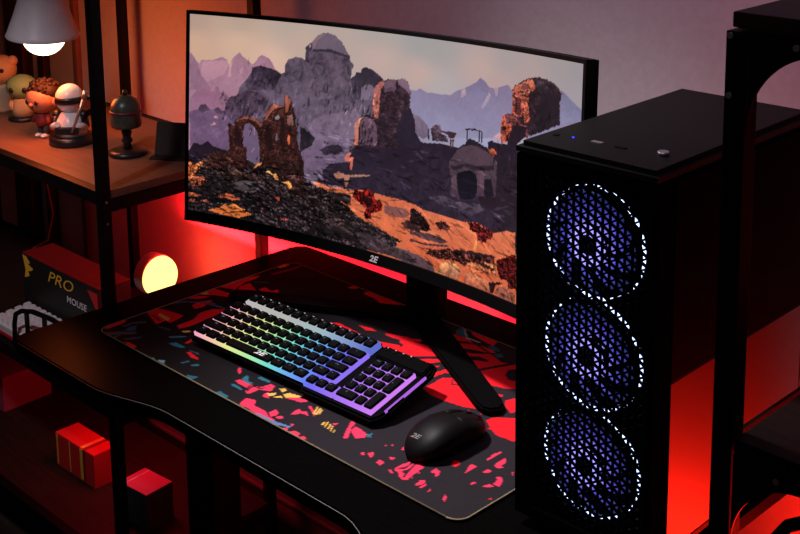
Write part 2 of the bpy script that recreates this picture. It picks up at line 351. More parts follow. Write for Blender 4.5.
def attr_mat(name, emission, rough=.8, spec=.2, strength=1.):
    m = bpy.data.materials.new(name); m.use_nodes = True
    nt = m.node_tree; a = nt.nodes.new('ShaderNodeAttribute'); a.attribute_name = 'Col'
    if emission:
        b = nt.nodes['Principled BSDF']; b.inputs['Base Color'].default_value = (0, 0, 0, 1); b.inputs['Specular IOR Level'].default_value = 0.1
        b.inputs['Roughness'].default_value = .5
        nt.links.new(a.outputs['Color'], b.inputs['Emission Color']); b.inputs['Emission Strength'].default_value = strength
    else:
        b = nt.nodes['Principled BSDF']; nt.links.new(a.outputs['Color'], b.inputs['Base Color'])
        b.inputs['Roughness'].default_value = rough; b.inputs['Specular IOR Level'].default_value = spec
    return m
def s2l(c):
    c = np.asarray(c, float)/255.
    return np.where(c <= .04045, c/12.92, ((c+.055)/1.055)**2.4)

# ------------------------------------------------------------------ mesh helpers
def NB(): return bmesh.new()
def box(bm, x0, x1, y0, y1, z0, z1, bev=0., M=None, seg=2, mi=0):
    t = bmesh.new(); bmesh.ops.create_cube(t, size=1)
    for v in t.verts: v.co = Vector(((x0+x1)/2+v.co.x*(x1-x0), (y0+y1)/2+v.co.y*(y1-y0), (z0+z1)/2+v.co.z*(z1-z0)))
    if bev: bmesh.ops.bevel(t, geom=t.edges[:], offset=bev, segments=seg, affect='EDGES', profile=.6)
    return put(bm, t, M, mi)
def put(bm, t, M=None, mi=0, smooth=False):
    if M is not None: t.transform(M)
    vs = [bm.verts.new(v.co) for v in t.verts]; t.verts.index_update()
    for f in t.faces:
        nf = bm.faces.new([vs[v.index] for v in f.verts]); nf.material_index = mi; nf.smooth = smooth or f.smooth
    t.free(); return bm
def cyl(bm, p0, p1, r0, r1=None, n=20, mi=0, smooth=True):
    p0, p1 = Vector(p0), Vector(p1); r1 = r0 if r1 is None else r1
    t = bmesh.new(); bmesh.ops.create_cone(t, cap_ends=True, segments=n, radius1=r0, radius2=r1, depth=(p1-p0).length)
    for f in t.faces: f.smooth = smooth and len(f.verts) == 4
    return put(bm, t, Matrix.Translation((p0+p1)/2) @ (p1-p0).to_track_quat('Z', 'Y').to_matrix().to_4x4(), mi)
def ball(bm, c, r, n=20, M=None, mi=0):
    t = bmesh.new(); bmesh.ops.create_uvsphere(t, u_segments=n, v_segments=max(8, n*2//3), radius=1)
    r = (r, r, r) if not hasattr(r, '__len__') else r
    for v in t.verts: v.co = Vector((v.co.x*r[0], v.co.y*r[1], v.co.z*r[2]))
    for f in t.faces: f.smooth = True
    if M is not None: t.transform(M)
    return put(bm, t, Matrix.Translation(c), mi)
def lathe(bm, prof, c=(0, 0, 0), n=32, mi=0, M=None):
    t = bmesh.new(); rings = []
    for r, z in prof:
        if r < 1e-6: rings.append([t.verts.new((0, 0, z))])
        else: rings.append([t.verts.new((r*math.cos(2*math.pi*k/n), r*math.sin(2*math.pi*k/n), z)) for k in range(n)])
    for a, b in zip(rings, rings[1:]):
        for k in range(n):
            j = (k+1) % n
            q = [a[k % len(a)], a[j % len(a)], b[j % len(b)], b[k % len(b)]]
            u = [];  [u.append(v) for v in q if v not in u]
            if len(u) > 2: f = t.faces.new(u); f.smooth = True
    if M is not None: t.transform(M)
    return put(bm, t, Matrix.Translation(c), mi)
def prism(bm, pts, z0, z1, M=None, bev=0., mi=0):
    t = bmesh.new(); a = [t.verts.new((x, y, z0)) for x, y in pts]; b = [t.verts.new((x, y, z1)) for x, y in pts]
    t.faces.new(a[::-1]); t.faces.new(b); n = len(pts)
    for k in range(n): t.faces.new([a[k], a[(k+1) % n], b[(k+1) % n], b[k]])
    bmesh.ops.recalc_face_normals(t, faces=t.faces)
    if bev:
        es = [e for e in t.edges if abs(e.verts[0].co.z-e.verts[1].co.z) < 1e-7]
        bmesh.ops.bevel(t, geom=es, offset=bev, segments=2, affect='EDGES')
    return put(bm, t, M, mi)
def tube(bm, pts, r, n=10, mi=0):
    pts = [Vector(p) for p in pts]; rings = []
    for i, p in enumerate(pts):
        d = (pts[min(i+1, len(pts)-1)]-pts[max(i-1, 0)]).normalized()
        q = d.to_track_quat('Z', 'Y'); rr = r[i] if hasattr(r, '__len__') else r
        rings.append([bm.verts.new(p+q @ Vector((rr*math.cos(2*math.pi*k/n), rr*math.sin(2*math.pi*k/n), 0))) for k in range(n)])
    for a, b in zip(rings, rings[1:]):
        for k in range(n):
            f = bm.faces.new([a[k], a[(k+1) % n], b[(k+1) % n], b[k]]); f.smooth = True; f.material_index = mi
    for rg in (rings[0][::-1], rings[-1]):
        f = bm.faces.new(rg); f.material_index = mi
    return bm
def rrect(x0, x1, y0, y1, r, n=5):
    o = []
    for cx, cy, a in ((x1-r, y0+r, -90), (x1-r, y1-r, 0), (x0+r, y1-r, 90), (x0+r, y0+r, 180)):
        for k in range(n+1):
            t = math.radians(a+90*k/n); o.append((cx+r*math.cos(t), cy+r*math.sin(t)))
    return o
def build(name, bm, m, parent=None, loc=None, smooth=False):
    bmesh.ops.recalc_face_normals(bm, faces=bm.faces)
    me = bpy.data.meshes.new(name); bm.to_mesh(me); bm.free()
    for x in (m if isinstance(m, (list, tuple)) else [m]): me.materials.append(x)
    if smooth:
        for p in me.polygons: p.use_smooth = True
    o = bpy.data.objects.new(name, me); COL.objects.link(o)
    if parent is not None: o.parent = parent
    if loc is not None: o.location = loc
    return o
def tag(o, label=None, cat=None, group=None, kind=None):
    if label: o['label'] = label
    if cat: o['category'] = cat
    if group: o['group'] = group
    if kind: o['kind'] = kind
    return o
def thing(name, label, cat, loc=(0, 0, 0), rot=(0, 0, 0), group=None):
    o = bpy.data.objects.new(name, None); COL.objects.link(o); o.empty_display_size = .05
    o.location = loc; o.rotation_euler = rot
    return tag(o, label, cat, group)
def struct(name, bm, m, parent=None):
    o = build(name, bm, m, parent); o['kind'] = 'structure'; return o
_tx = {}
def text_geo(s, shear=0., bold=0.):
    """outline faces of a string, height about 1, centred on 0"""
    key = (s, shear, bold)
    if key not in _tx:
        cu = bpy.data.curves.new('txt', 'FONT'); cu.body = s; cu.shear = shear; cu.offset = bold; cu.align_x = 'CENTER'; cu.align_y = 'CENTER'; cu.resolution_u = 3
        ob = bpy.data.objects.new('txt', cu); COL.objects.link(ob); bpy.context.view_layer.update()
        me = bpy.data.meshes.new_from_object(ob.evaluated_get(bpy.context.evaluated_depsgraph_get()))
        vs = [tuple(v.co) for v in me.vertices]; fs = [tuple(p.vertices) for p in me.polygons]
        if vs:
            cx = (min(v[0] for v in vs)+max(v[0] for v in vs))/2; cy = (min(v[1] for v in vs)+max(v[1] for v in vs))/2
            vs = [(v[0]-cx, v[1]-cy, 0) for v in vs]
        _tx[key] = (vs, fs)
        bpy.data.objects.remove(ob); bpy.data.curves.remove(cu); bpy.data.meshes.remove(me)
    return _tx[key]
def text(bm, s, sx, sy, M, shear=0., bold=0., mi=0):
    vs, fs = text_geo(s, shear, bold)
    nv = [bm.verts.new(M @ Vector((x*sx, y*sy, 0))) for x, y, z in vs]
    for f in fs:
        try: bm.faces.new([nv[i] for i in f]).material_index = mi
        except ValueError: pass
    return bm
def T(x, y, z): return Matrix.Translation((x, y, z))
RX90 = Matrix.Rotation(math.pi/2, 4, 'X')

# ------------------------------------------------------------------ palette
M = dict(
    wall=mat('painted_wall', (.55, .52, .52), .85, .15, noise=.05, bump=.15, scale=90),
    floor=wood('dark_floor', (.05, .035, .03), (.09, .06, .05), .5, .3),
    skirting=mat('satin_skirting', (.22, .16, .15), .35, .5, noise=.1, scale=20),
    trim=mat('dark_timber_trim', (.035, .02, .015), .6, .2, noise=.3, scale=15),
    trim2=mat('brown_timber_trim', (.16, .1, .08), .6, .2, noise=.2, scale=15),
    desk=mat('black_carbon_laminate', (.0020, .0019, .0019), .30, .006, noise=.2, scale=160),
    desk_edge=mat('painted_edge_highlight', (.16, .15, .15), .4, .5),  # paler grey that stands in for the edge highlight
    metal=mat('black_powder_coat', (.004, .004, .0042), .5, .12, bump=.1, scale=300),
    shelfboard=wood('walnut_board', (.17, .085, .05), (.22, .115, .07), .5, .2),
    shelfdark=wood('dark_board', (.02, .011, .008), (.03, .017, .012), .5, .15),  # darker wood colour for the boards below desk height
    black=mat('black_plastic', (.004, .004, .0042), .5, .10),
    matte=mat('matte_black_plastic', (.0035, .0035, .0035), .6, .08, bump=.1, scale=400),
    case=mat('black_case_steel', (.006, .0058, .0058), .5, .10, bump=.08, scale=500),
    grille=mat('black_grille_paint', (.0015, .0015, .0018), .6, .04),
    glass=mat('tinted_glass', (.0012, .0012, .0012), .15, .008, ior=1.45),
    gloss=mat('gloss_black_steel', (.002, .002, .002), .09, .5, ior=1.55),
    silver=mat('satin_metal', (.45, .45, .45), .35, .5, .8),
    logo=mat('grey_logo_print', (.8, .8, .8), .5, .3),
    shade=mat('mauve_grey_lamp_enamel', (.62, .56, .60), .4, .4, noise=.04),
    white=mat('white_plastic', (.72, .68, .70), .4, .4),
    caseblk=mat('dull_black_plastic', (.0025, .0025, .0027), .7, .02),
    key=mat('black_keycap', (.003, .003, .0034), .6, .035),
    led=emis('white_indicator', (.9, .9, 1), 1.2),
    blue=emis('blue_indicator', (.05, .04, 1), 2.5),
    legend=emis('dim_legend', (.5, .6, .7), .35),
    bulb=emis('lamp_bulb_glow', (1, .80, .50), 6),
)

# ------------------------------------------------------------------ painting a flat colour map by polygons
def vnoise(u, v, s, seed):
    x, y = u/s, v/s; xi, yi = np.floor(x).astype(int), np.floor(y).astype(int); fx, fy = x-xi, y-yi
    fx = fx*fx*(3-2*fx); fy = fy*fy*(3-2*fy)
    def hsh(i, j):
        n = (i*374761393+j*668265263+seed*974711) & 0x7fffffff; n = (n ^ (n >> 13))*1274126177 & 0x7fffffff
        return ((n ^ (n >> 16)) & 0xffff)/65535.
    return (hsh(xi, yi)*(1-fx)+hsh(xi+1, yi)*fx)*(1-fy)+(hsh(xi, yi+1)*(1-fx)+hsh(xi+1, yi+1)*fx)*fy
def inside(U, V, p):
    r = np.zeros(U.shape, bool); n = len(p); j = n-1
    for i in range(n):
        (xi, yi), (xj, yj) = p[i], p[j]
        if yi != yj: r ^= ((yi > V) != (yj > V)) & (U < (xj-xi)*(V-yi)/(yj-yi)+xi)
        j = i
    return r
def pairs(f): return [(f[i], f[i+1]) for i in range(0, len(f), 2)]
def paint_pad(U, V):
    pal = dict(R=(.90, .012, .022), P=(.95, .045, .12), T=(.03, .17, .24), G=(.085, .11, .17), L=(.25, .45, .55), Y=(.85, .50, .10), W=(.5, .5, .52), K=(.012, .011, .014), b=(.021, .018, .0225), B=(.10, .22, .45), D=(.25, .01, .015))
    c = np.empty(U.shape+(3,)); c[:] = (.021, .018, .0225)
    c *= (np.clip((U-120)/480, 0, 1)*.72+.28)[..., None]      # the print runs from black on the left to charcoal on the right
    c *= (1+.12*(vnoise(U, V, 5, 3)-.5))[..., None]
    for k, f in PAD:
        c[inside(U, V, pairs(f))] = pal[k]
    return c
def paint_screen(U, V):
    P = np.array([(a, b) for a, b, _ in SKY], float); K = np.array([c for _, _, c in SKY], float)
    w = 1/(((U[..., None]-P[:, 0])**2+((V[..., None]-P[:, 1])*1.6)**2)+300)**1.5
    c = (w @ K)/w.sum(-1, keepdims=True)
    low = V < 170-.02*U; c[low] = (58, 46, 56)
    c[(V < 215) & (U > 780)] = (62, 48, 70)
    c[(V < 118) & (U > 420)] = (205, 105, 75)
    def fb(x, y, q): return sum(vnoise(x, y, a, q+k)*w_ for k, (a, w_) in enumerate(((34, .8), (16, .8), (8, .9), (4, .8), (2.1, .55))))/3.85
    wx = (vnoise(U, V, 14, 31)-.5)*10; wy = (vnoise(U, V, 14, 32)-.5)*10
    A = fb(U+wx, (V+wy)*1.25, 1)
    rid_ = np.abs(vnoise(U+wx, V*1.1+wy, 13, 71)-.5)*2
    n1 = (A-.5)*2.2-.5*(rid_ < .16)*vnoise(U, V, 30, 77)
    rel = (fb(U+wx+1.3, (V+wy+1.6)*1.25, 1)-A)*6          # one side of each lump lit
    rid = np.abs(vnoise(U*.8+wx, V*2.3+wy, 9, 21)-.5)*2; rid2 = np.abs(vnoise(U+wx, V*2.0-wy, 4.5, 22)-.5)*2
    n2 = rel+.75-1.15*np.clip(1.25-rid, 0, 1)*.8-.5*(rid2 < .25)
    eu = (vnoise(U, V, 3.4, 51)-.5)*3; ev = (vnoise(U, V, 3.4, 52)-.5)*3
    for (top, bot), n, f in SCR:
        p = pairs(f); a = min(y for _, y in p); b = max(y for _, y in p)
        k = min(1., max(0., (n-.05)*5))
        m = inside(U+eu*k, V+ev*k, p)
        t = np.clip((V[m]-a)/max(1, b-a), 0, 1)[:, None]
        g = np.array(bot)*(1-t)+np.array(top)*t
        k2 = max(0., n-.2)*1.6
        c[m] = g*np.clip(1+n*1.5*n1[m]+k2*2.2*n2[m], .22, 1.9)[:, None]
    rng = random.Random(11); du = U[0, 1]-U[0, 0]; dv = V[1, 0]-V[0, 0]; hgt, wid = U.shape
    def stroke(u, v, ln, wd, ang, fac):
        i0, i1 = max(0, int((v-ln)/dv)), min(hgt, int((v+ln)/dv)+2); j0, j1 = max(0, int((u-ln)/du)), min(wid, int((u+ln)/du)+2)
        if i1 <= i0 or j1 <= j0: return
        x = U[i0:i1, j0:j1]-u; y = V[i0:i1, j0:j1]-v; ca, sa = math.cos(ang), math.sin(ang)
        a = (x*ca+y*sa)/ln; b_ = (-x*sa+y*ca)/wd
        m = (a*a+np.abs(b_)*(1+.35*np.sin(5*a+u)) < 1)
        sub = c[i0:i1, j0:j1]; sub[m] *= fac
    for n_, ub, vb, ln, wd, an, fc in ((420, (0, 430), (0, 120), (6, 22), (.9, 2.4), -.14, (.45, .6, 1.35)), (240, (380, 900), (0, 115), (6, 24), (.8, 2.), -.25, (.66, .8, 1.10)), (150, (330, 860), (118, 205), (7, 24), (1., 2.6), -.06, (.75, .85, 1.22)),
                                       (190, (80, 420), (165, 320), (4, 12), (1.2, 3.6), 1.2, (.88, .92, 1.08)), (60, (400, 480), (190, 300), (4, 10), (1, 2.), 1.35, (.7, 1.25)), (50, (780, 940), (200, 320), (4, 10), (1, 2.), 1.35, (.7, 1.2)), (70, (80, 300), (95, 250), (4, 11), (.9, 1.8), 1.3, (.6, .75, 1.3))):
        for _ in range(n_):
            u = rng.uniform(*ub); v = rng.uniform(*vb)
            i_, j_ = min(hgt-1, int(v/dv)), min(wid-1, int(u/du))
            if c[i_, j_].sum() > 430 and n_ != 240: continue
            stroke(u, v, rng.uniform(*ln), rng.uniform(*wd), an+rng.gauss(0, .22), rng.choice(fc)*rng.uniform(.9, 1.1))
    c = c*(1., 1., .935)
    L = c @ np.array((.3, .59, .11)); sat = np.clip((c[..., 0]-c[..., 2]-45)/40, 0, 1)
    f = np.interp(L, (0, 52, 60, 72, 84, 300), (.65, .68, .74, .86, 1, 1)); f = f*(1-sat)+sat
    return s2l(np.clip(c*f[..., None], 0, 255))
def colour_grid(name, nu, nv, pos, colfun, m, parent, umax, vmax):
    u = np.linspace(0, umax, nu); v = np.linspace(0, vmax, nv); U, V = np.meshgrid(u, v)
    me = bpy.data.meshes.new(name); co = pos(U, V).reshape(-1, 3)
    i = np.arange(nu*nv).reshape(nv, nu)
    q = np.stack([i[:-1, :-1], i[:-1, 1:], i[1:, 1:], i[1:, :-1]], -1).reshape(-1, 4)
    me.vertices.add(len(co)); me.vertices.foreach_set('co', co.ravel())
    me.loops.add(q.size); me.loops.foreach_set('vertex_index', q.ravel().astype(np.int32))
    me.polygons.add(len(q)); me.polygons.foreach_set('loop_start', np.arange(0, q.size, 4, dtype=np.int32))
    me.update(calc_edges=True)
    at = me.color_attributes.new('Col', 'FLOAT_COLOR', 'POINT')
    c = colfun(U, V).reshape(-1, 3); at.data.foreach_set('color', np.concatenate([c, np.ones((len(c), 1))], 1).ravel().astype(np.float32))
    me.materials.append(m)
    o = bpy.data.objects.new(name, me); COL.objects.link(o)
    if parent: o.parent = parent
    return o

# ------------------------------------------------------------------ the room
WY = 1.56
b = NB(); box(b, -3.4, 1.2, -.6, WY, -.1, 0); struct('floor', b, M['floor'])
b = NB(); box(b, -3.4, 1.2, WY, WY+.1, -.1, 2.6); struct('wall_back', b, M['wall'])
b = NB(); box(b, -3.5, -3.4, -.6, WY+.1, -.1, 2.6); struct('wall_left', b, M['wall'])
b = NB(); box(b, -3.39, 1.19, WY-.014, WY, .0, .192, .004); box(b, -3.39, 1.19, WY-.02, WY, .148, .156, .002); struct('baseboard_back', b, M['skirting'])
b = NB(); box(b, -2.955, -2.87, WY-.03, WY, .2, 2.5, .004); struct('trim_1', b, M['trim'])
b = NB(); box(b, -2.815, -2.785, WY-.02, WY, .2, 2.5, .004); struct('trim_2', b, M['trim'])
b = NB(); box(b, -2.655, -2.635, WY-.015, WY, .2, 2.5, .004); struct('trim_3', b, M['trim2'])

# ------------------------------------------------------------------ the desk
desk = thing('gaming_desk', 'black gaming desk with a curved front edge under the monitor and keyboard', 'desk', (-1.23, 1.22, 0))
O = Vector((-1.23, 1.22))
def sm(x, a, b_): t = min(1, max(0, (x-a)/(b_-a))); return t*t*(3-2*t)
front = []
for k in range(0, 61):
    x = -1.79+k*(1.79-.735)/60
    front.append((x, .914+.033*sm(x, -1.575, -1.42)-.034*sm(x, -1.055, -.95)))
out = front + rrect(-1.82, -.63, .914, 1.525, .03)[3:15]
out = front + [(-.718, .917), (-.710, .93)] + [(-.708, 1.51), (-.714, 1.52), (-.73, 1.525), (-1.775, 1.525), (-1.79, 1.521), (-1.8, 1.512), (-1.805, 1.495), (-1.82, .945), (-1.815, .925), (-1.805, .916)]
out = [(x-O.x, y-O.y) for x, y in out]
b = NB(); prism(b, out, D-.022, D, bev=.0025); build('desktop', b, M['desk'], desk)
b = NB()
prev = None
for i in range(len(front)-1):        # highlight on the front edge, put in as a thin paler line
    pass
tube(b, [(x-O.x, y-O.y-.0006, D-.0012) for x, y in front], .0007, 6); build('edge_highlight', b, M['desk_edge'], desk)
for sx, nm in ((-1.70, 'l'), (-.80, 'r')):
    x = sx-O.x
    b = NB(); box(b, x-.04, x+.04, -.03, .03, .03, D-.045, .004); box(b, x-.035, x+.035, -.27, .24, .0, .035, .006); box(b, x-.03, x+.03, -.26, .26, D-.047, D-.022, .003)
    build('desk_leg', b, M['metal'], desk)
b = NB(); box(b, -1.66-O.x, -.84-O.x, .1, .13, D-.09, D-.04, .003); build('crossbar', b, M['metal'], desk)
# unseen red light strip, added behind the desk to redden the wall
ls = build('added_led_strip', box(NB(), -1.76-O.x, -.73-O.x, 1.526-O.y, 1.532-O.y, D-.020, D-.012), emis('red_led_glow', (1, .02, .03), 6), desk)
ls['label'] = 'added unseen red light strip'

# ------------------------------------------------------------------ mouse pad
PX0, PY0, PW, PH = -1.737, 1.026, .80, .42
pad = thing('mouse_pad', 'large dark desk mat printed with red, pink and teal shards', 'mouse pad', (PX0, PY0, D))
def padpos(U, V): return np.stack([U/1000., V/1000., np.full(U.shape, .0031)], -1)
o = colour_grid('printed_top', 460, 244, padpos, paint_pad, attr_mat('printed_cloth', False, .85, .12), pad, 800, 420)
# trim the corners: rounded outline
bm = bmesh.new(); bm.from_mesh(o.data)
r = .02
dl = [v for v in bm.verts if min(v.co.x, PW-v.co.x) < r and min(v.co.y, PH-v.co.y) < r and math.hypot(r-min(v.co.x, PW-v.co.x), r-min(v.co.y, PH-v.co.y)) > r]
bmesh.ops.delete(bm, geom=dl, context='VERTS'); bm.to_mesh(o.data); bm.free()
b = NB(); prism(b, rrect(0, PW, 0, PH, .02), 0, .003); build('rubber_base', b, M['matte'], pad)
b = NB(); rr = rrect(.0005, PW-.0005, .0005, PH-.0005, .0195); tube(b, [(x, y, .0026) for x, y in rr+rr[:1]], .0013, 6)
build('stitched_edge', b, mat('tan_edge_stitching', (.30, .25, .14), .8, .1, noise=.3, scale=600), pad)

# ------------------------------------------------------------------ monitor
MX, MY, MZ, MA, MT, MR, MW, MH, MRL = -1.3799, 1.34, .3207, -.0136, .0935, 1.5, .8758, .3508, -.0434
mon = thing('monitor', 'wide curved black monitor showing a desert ruin landscape', 'monitor', (MX, 1.42, D))
def mpt(u, v, off=0.):
    """u along the curve from the middle, v up from the middle, off behind the screen surface"""
    th = u/MR; lx = (MR+off)*np.sin(th); ly = -(MR-(MR+off)*np.cos(th)); lz = v+0*u
    lx, lz = lx*math.cos(MRL)+lz*math.sin(MRL), -lx*math.sin(MRL)+lz*math.cos(MRL)
    l2 = ly*math.cos(MT)+lz*math.sin(MT); z2 = lz*math.cos(MT)-ly*math.sin(MT)
    return np.stack([lx*math.cos(MA)-l2*math.sin(MA), MY-1.42+lx*math.sin(MA)+l2*math.cos(MA), MZ+z2], -1)
def scrpos(U, V): return mpt((U/1000.-.5)*MW, (V/1000.*MW)-MH/2)
colour_grid('screen', 620, 250, scrpos, paint_screen, attr_mat('screen_picture', True, strength=1.), mon, 1000, 1000*MH/MW)
# bezel: a curved frame with depth, closed by a back shell
def shell(bm, u0, u1, v0, v1, o0, o1, n=28):
    us = np.linspace(u0, u1, n); ring = []
    for u in us:
        ring.append([bm.verts.new(mpt(np.float64(u), np.float64(v), o)) for v, o in ((v0, o0), (v1, o0), (v1, o1), (v0, o1))])
    for a, c in zip(ring, ring[1:]):
        for k in range(4): bm.faces.new([a[k], a[(k+1) % 4], c[(k+1) % 4], c[k]])
    bm.faces.new(ring[0][::-1]); bm.faces.new(ring[-1])
b = NB(); hw, hh = MW/2, MH/2
shell(b, -hw-.006, hw+.006, hh, hh+.006, -.003, .012)
shell(b, -hw-.006, hw+.006, -hh-.019, -hh, -.003, .012)
shell(b, -hw-.006, -hw, -hh, hh, -.003, .012, 3); shell(b, hw, hw+.006, -hh, hh, -.003, .012, 3)
build('bezel', b, M['black'], mon)
b = NB(); shell(b, -hw-.005, hw+.005, -hh-.018, hh+.005, .0121, .018); shell(b, -.26, .26, -.12, .12, .018, .045)
build('back_shell', b, M['matte'], mon)
p = mpt(np.float64(-.012), np.float64(-hh-.0095), -.0034); px_ = mpt(np.float64(.0), np.float64(-hh-.0095), -.0034)
ex = Vector(px_-p).normalized(); ez = Vector(mpt(np.float64(-.012), np.float64(0), -.0034)-p).normalized(); ey = ex.cross(ez)
LM = Matrix(((ex.x, ez.x, -ey.x, p[0]), (ex.y, ez.y, -ey.y, p[1]), (ex.z, ez.z, -ey.z, p[2]), (0, 0, 0, 1)))
b = NB(); text(b, '2E', .0175, .0145, LM, .35, .03); build('logo', b, M['logo'], mon)
# stand: column and two flat feet in a V
b = NB()
box(b, -.035, .035, .0, .03, .012, .40, .006); box(b, -.05, .05, -.045, .005, .26, .38, .01)
build('stand_column', b, M['matte'], mon)
for s in (-1, 1):
    b = NB(); L = .345
    pts = [(0, -.024), (L-.03, -.020), (L-.01, -.017), (L, -.008), (L, .008), (L-.01, .017), (L-.03, .020), (0, .024)]
    prism(b, pts, .0035, .015, Matrix.Translation((0, .005, 0)) @ Matrix.Rotation(math.radians(-29 if s > 0 else 180+29), 4, 'Z'), bev=.003)
    build('stand_foot', b, M['caseblk'], mon)

# ------------------------------------------------------------------ keyboard
U_, V_ = .0202, .0191
kb = thing('keyboard', 'black full-size keyboard with rainbow backlight on the desk mat', 'keyboard', (-1.572, 1.104, D+.0162), (.225, 0, .045))
KW = 19.3*U_
b = NB()
prism(b, [(-.004, -.004), (12.4*U_, -.004), (12.6*U_, -.012), (KW+.004, -.012), (KW+.012, .000), (KW+.017, .02), (KW+.014, .112), (KW+.006, .130), (KW-.02, .132), (14.3*U_, .128), (14.1*U_, .134), (.9*U_, .134), (.5*U_, .115), (-.004, .10)], -.008, .0035, bev=.003)
build('case', b, M['caseblk'], kb)
b = NB()
prism(b, [(KW-.002, .098), (KW+.009, .098), (KW+.004, .126), (15.0*U_, .126), (15.0*U_, .1)], .0035, .0085, bev=.002); build('media_panel', b, M['caseblk'], kb)
rainbow = [(0, (.95, .35, .55)), (.10, (.95, .55, .45)), (.20, (.85, .85, .30)), (.32, (.50, .90, .40)), (.43, (.20, .80, .65)), (.55, (.16, .45, .95)), (.68, (.16, .16, .95)), (.80, (.36, .18, .95)), (1., (.66, .22, .95))]
glow = ramp_emis('keyboard_backlight', rainbow, .95, KW)
glow2 = ramp_emis('function_row_backlight', [(0, (.80, .72, .74)), (.30, (.72, .74, .70)), (.5, (.55, .75, .85)), (.75, (.18, .25, .95)), (1, (.4, .2, .95))], .62, KW)
b = NB(); m_ = .001
prism(b, [(0, 0), (12.42*U_, 0), (12.42*U_, V_*.98), (14.65*U_, V_*.98), (14.65*U_, V_*5), (0, V_*5)], .0035, .0100)
build('backlight_plate', b, glow, kb)
b = NB(); box(b, 12.62*U_, 15.55*U_, -.004, V_*.80, .0035, .0100); build('backlight_plate', b, glow, kb)
b = NB(); box(b, 15.68*U_, KW, -.004, V_*4.85, .0035, .0100); build('backlight_plate', b, glow, kb)
b = NB(); box(b, .78*U_, 14.58*U_, V_*5.16, V_*6.45, .0035, .0130); build('backlight_plate', b, glow2, kb)
b = NB(); box(b, KW+.0105, KW+.0130, .012, .100, .001, .0046); build('side_light', b, ramp_emis('side_glow', [(0, (.5, .15, .95)), (1, (.55, .16, .95))], .8, KW), kb)
b = NB(); text(b, '2E', .02, .011, T(7.4*U_, V_*.52, .0147), .3, .03); build('logo', b, M['logo'], kb)
def keycap(x, y, w, h, z, ch=None):
    bm = NB(); g = .0014; x0, x1, y0, y1 = x+g, x+w-g, y+g*1.1, y+h-g*1.1
    lv = [(0, z+.0010), (.0006, z+.0028), (.0013, z+.0044), (.0022, z+.0049)]
    rings = [[bm.verts.new((px, py, zz)) for px, py in rrect(x0+i, x1-i, y0+i*.8, y1-i, .0022, 2)] for i, zz in lv]
    for a, c in zip(rings, rings[1:]):
        for k in range(len(a)): bm.faces.new([a[k], a[(k+1) % len(a)], c[(k+1) % len(a)], c[k]])
    bm.faces.new(rings[-1])
    if ch: text(bm, ch, .0052 if len(ch) < 2 else .0032, .0052 if len(ch) < 2 else .004, T((x0+x1)/2-(.002 if len(ch) < 2 else 0), (y0+y1)/2+.002, z+.0051), mi=1)
    o = build('keycap', bm, [M['key'], M['legend']], kb)
rows = [
    [(1.25, 'Ctrl'), (1.2, None), (1.2, 'Alt'), (5.05, None), (1.25, 'Alt'), (1.22, 'Fn'), (1.22, 'Ctrl')],
    [(2.2, 'Shift')]+[(1, c) for c in 'ZXCVBNM,./']+[(1.43, 'Shift'), (1, '^')],
    [(1.65, 'Caps')]+[(1, c) for c in 'ASDFGHJKL;']+[(1, "'"), (1, None), (.98+.0, 'PgD')],
    [(1.4, 'Tab')]+[(1, c) for c in 'QWERTYUIOP[]']+[(1.23, '\\')],
    [(1, c) for c in '`1234567890-=']+[(1.63, '<-')],
]
rows[2] = [(1.65, 'Caps')]+[(1, c) for c in "ASDFGHJKL;'"]+[(1.98, 'Enter')]
rows[3] = [(1.4, 'Tab')]+[(1, c) for c in 'QWERTYUIOP[]']+[(1.23, '\\')]
for r_, row in enumerate(rows):
    x = 0.
    sc = 1. if r_ == 0 else 14.63/sum(w for w, _ in row)
    for w, ch in row:
        keycap(x*U_, r_*V_, w*sc*U_, V_, .0095, ch); x += w*sc
for k, ch in enumerate('<v>'): keycap((12.63+k*.97)*U_, -.0025, .97*U_, V_*.97, .0095, ch)
cw = (19.3-15.7)/4
for r_, row in enumerate([[('0', 2, 1), ('.', 1, 1), (None, 1, 2)], [('1', 1, 1), ('2', 1, 1), ('3', 1, 1)], [('4', 1, 1), ('5', 1, 1), ('6', 1, 1), ('+', 1, 2)], [('7', 1, 1), ('8', 1, 1), ('9', 1, 1)], [('Num', 1, 1), ('/', 1, 1), ('*', 1, 1), ('-', 1, 1)]]):
    x = 15.7
    for ch, w, hh_ in row:
        keycap(x*U_, -.0025+r_*V_, w*cw*U_, hh_*V_, .0095, ch); x += w*cw
for k in range(14): keycap((.82+k*.98)*U_, V_*5.34, .98*U_, V_*1.1, .0125, ('F%d' % k if k else 'Esc'))
for k in range(4):
    b = NB(); cyl(b, ((15.4+k*.75)*U_, .118, .0085), ((15.4+k*.75)*U_, .118, .0094), .0034, n=14); build('media_button', b, M['key'], kb)
    b = NB(); box(b, (15.34+k*.75)*U_, (15.34+k*.75)*U_+.0022, .121, .1222, .0086, .0098); build('media_icon', b, M['logo'], kb)
for x in (.03, KW-.03):
    b = NB(); box(b, x-.012, x+.012, .118, .124, -.036, -.008, .002); build('folding_foot', b, M['black'], kb)

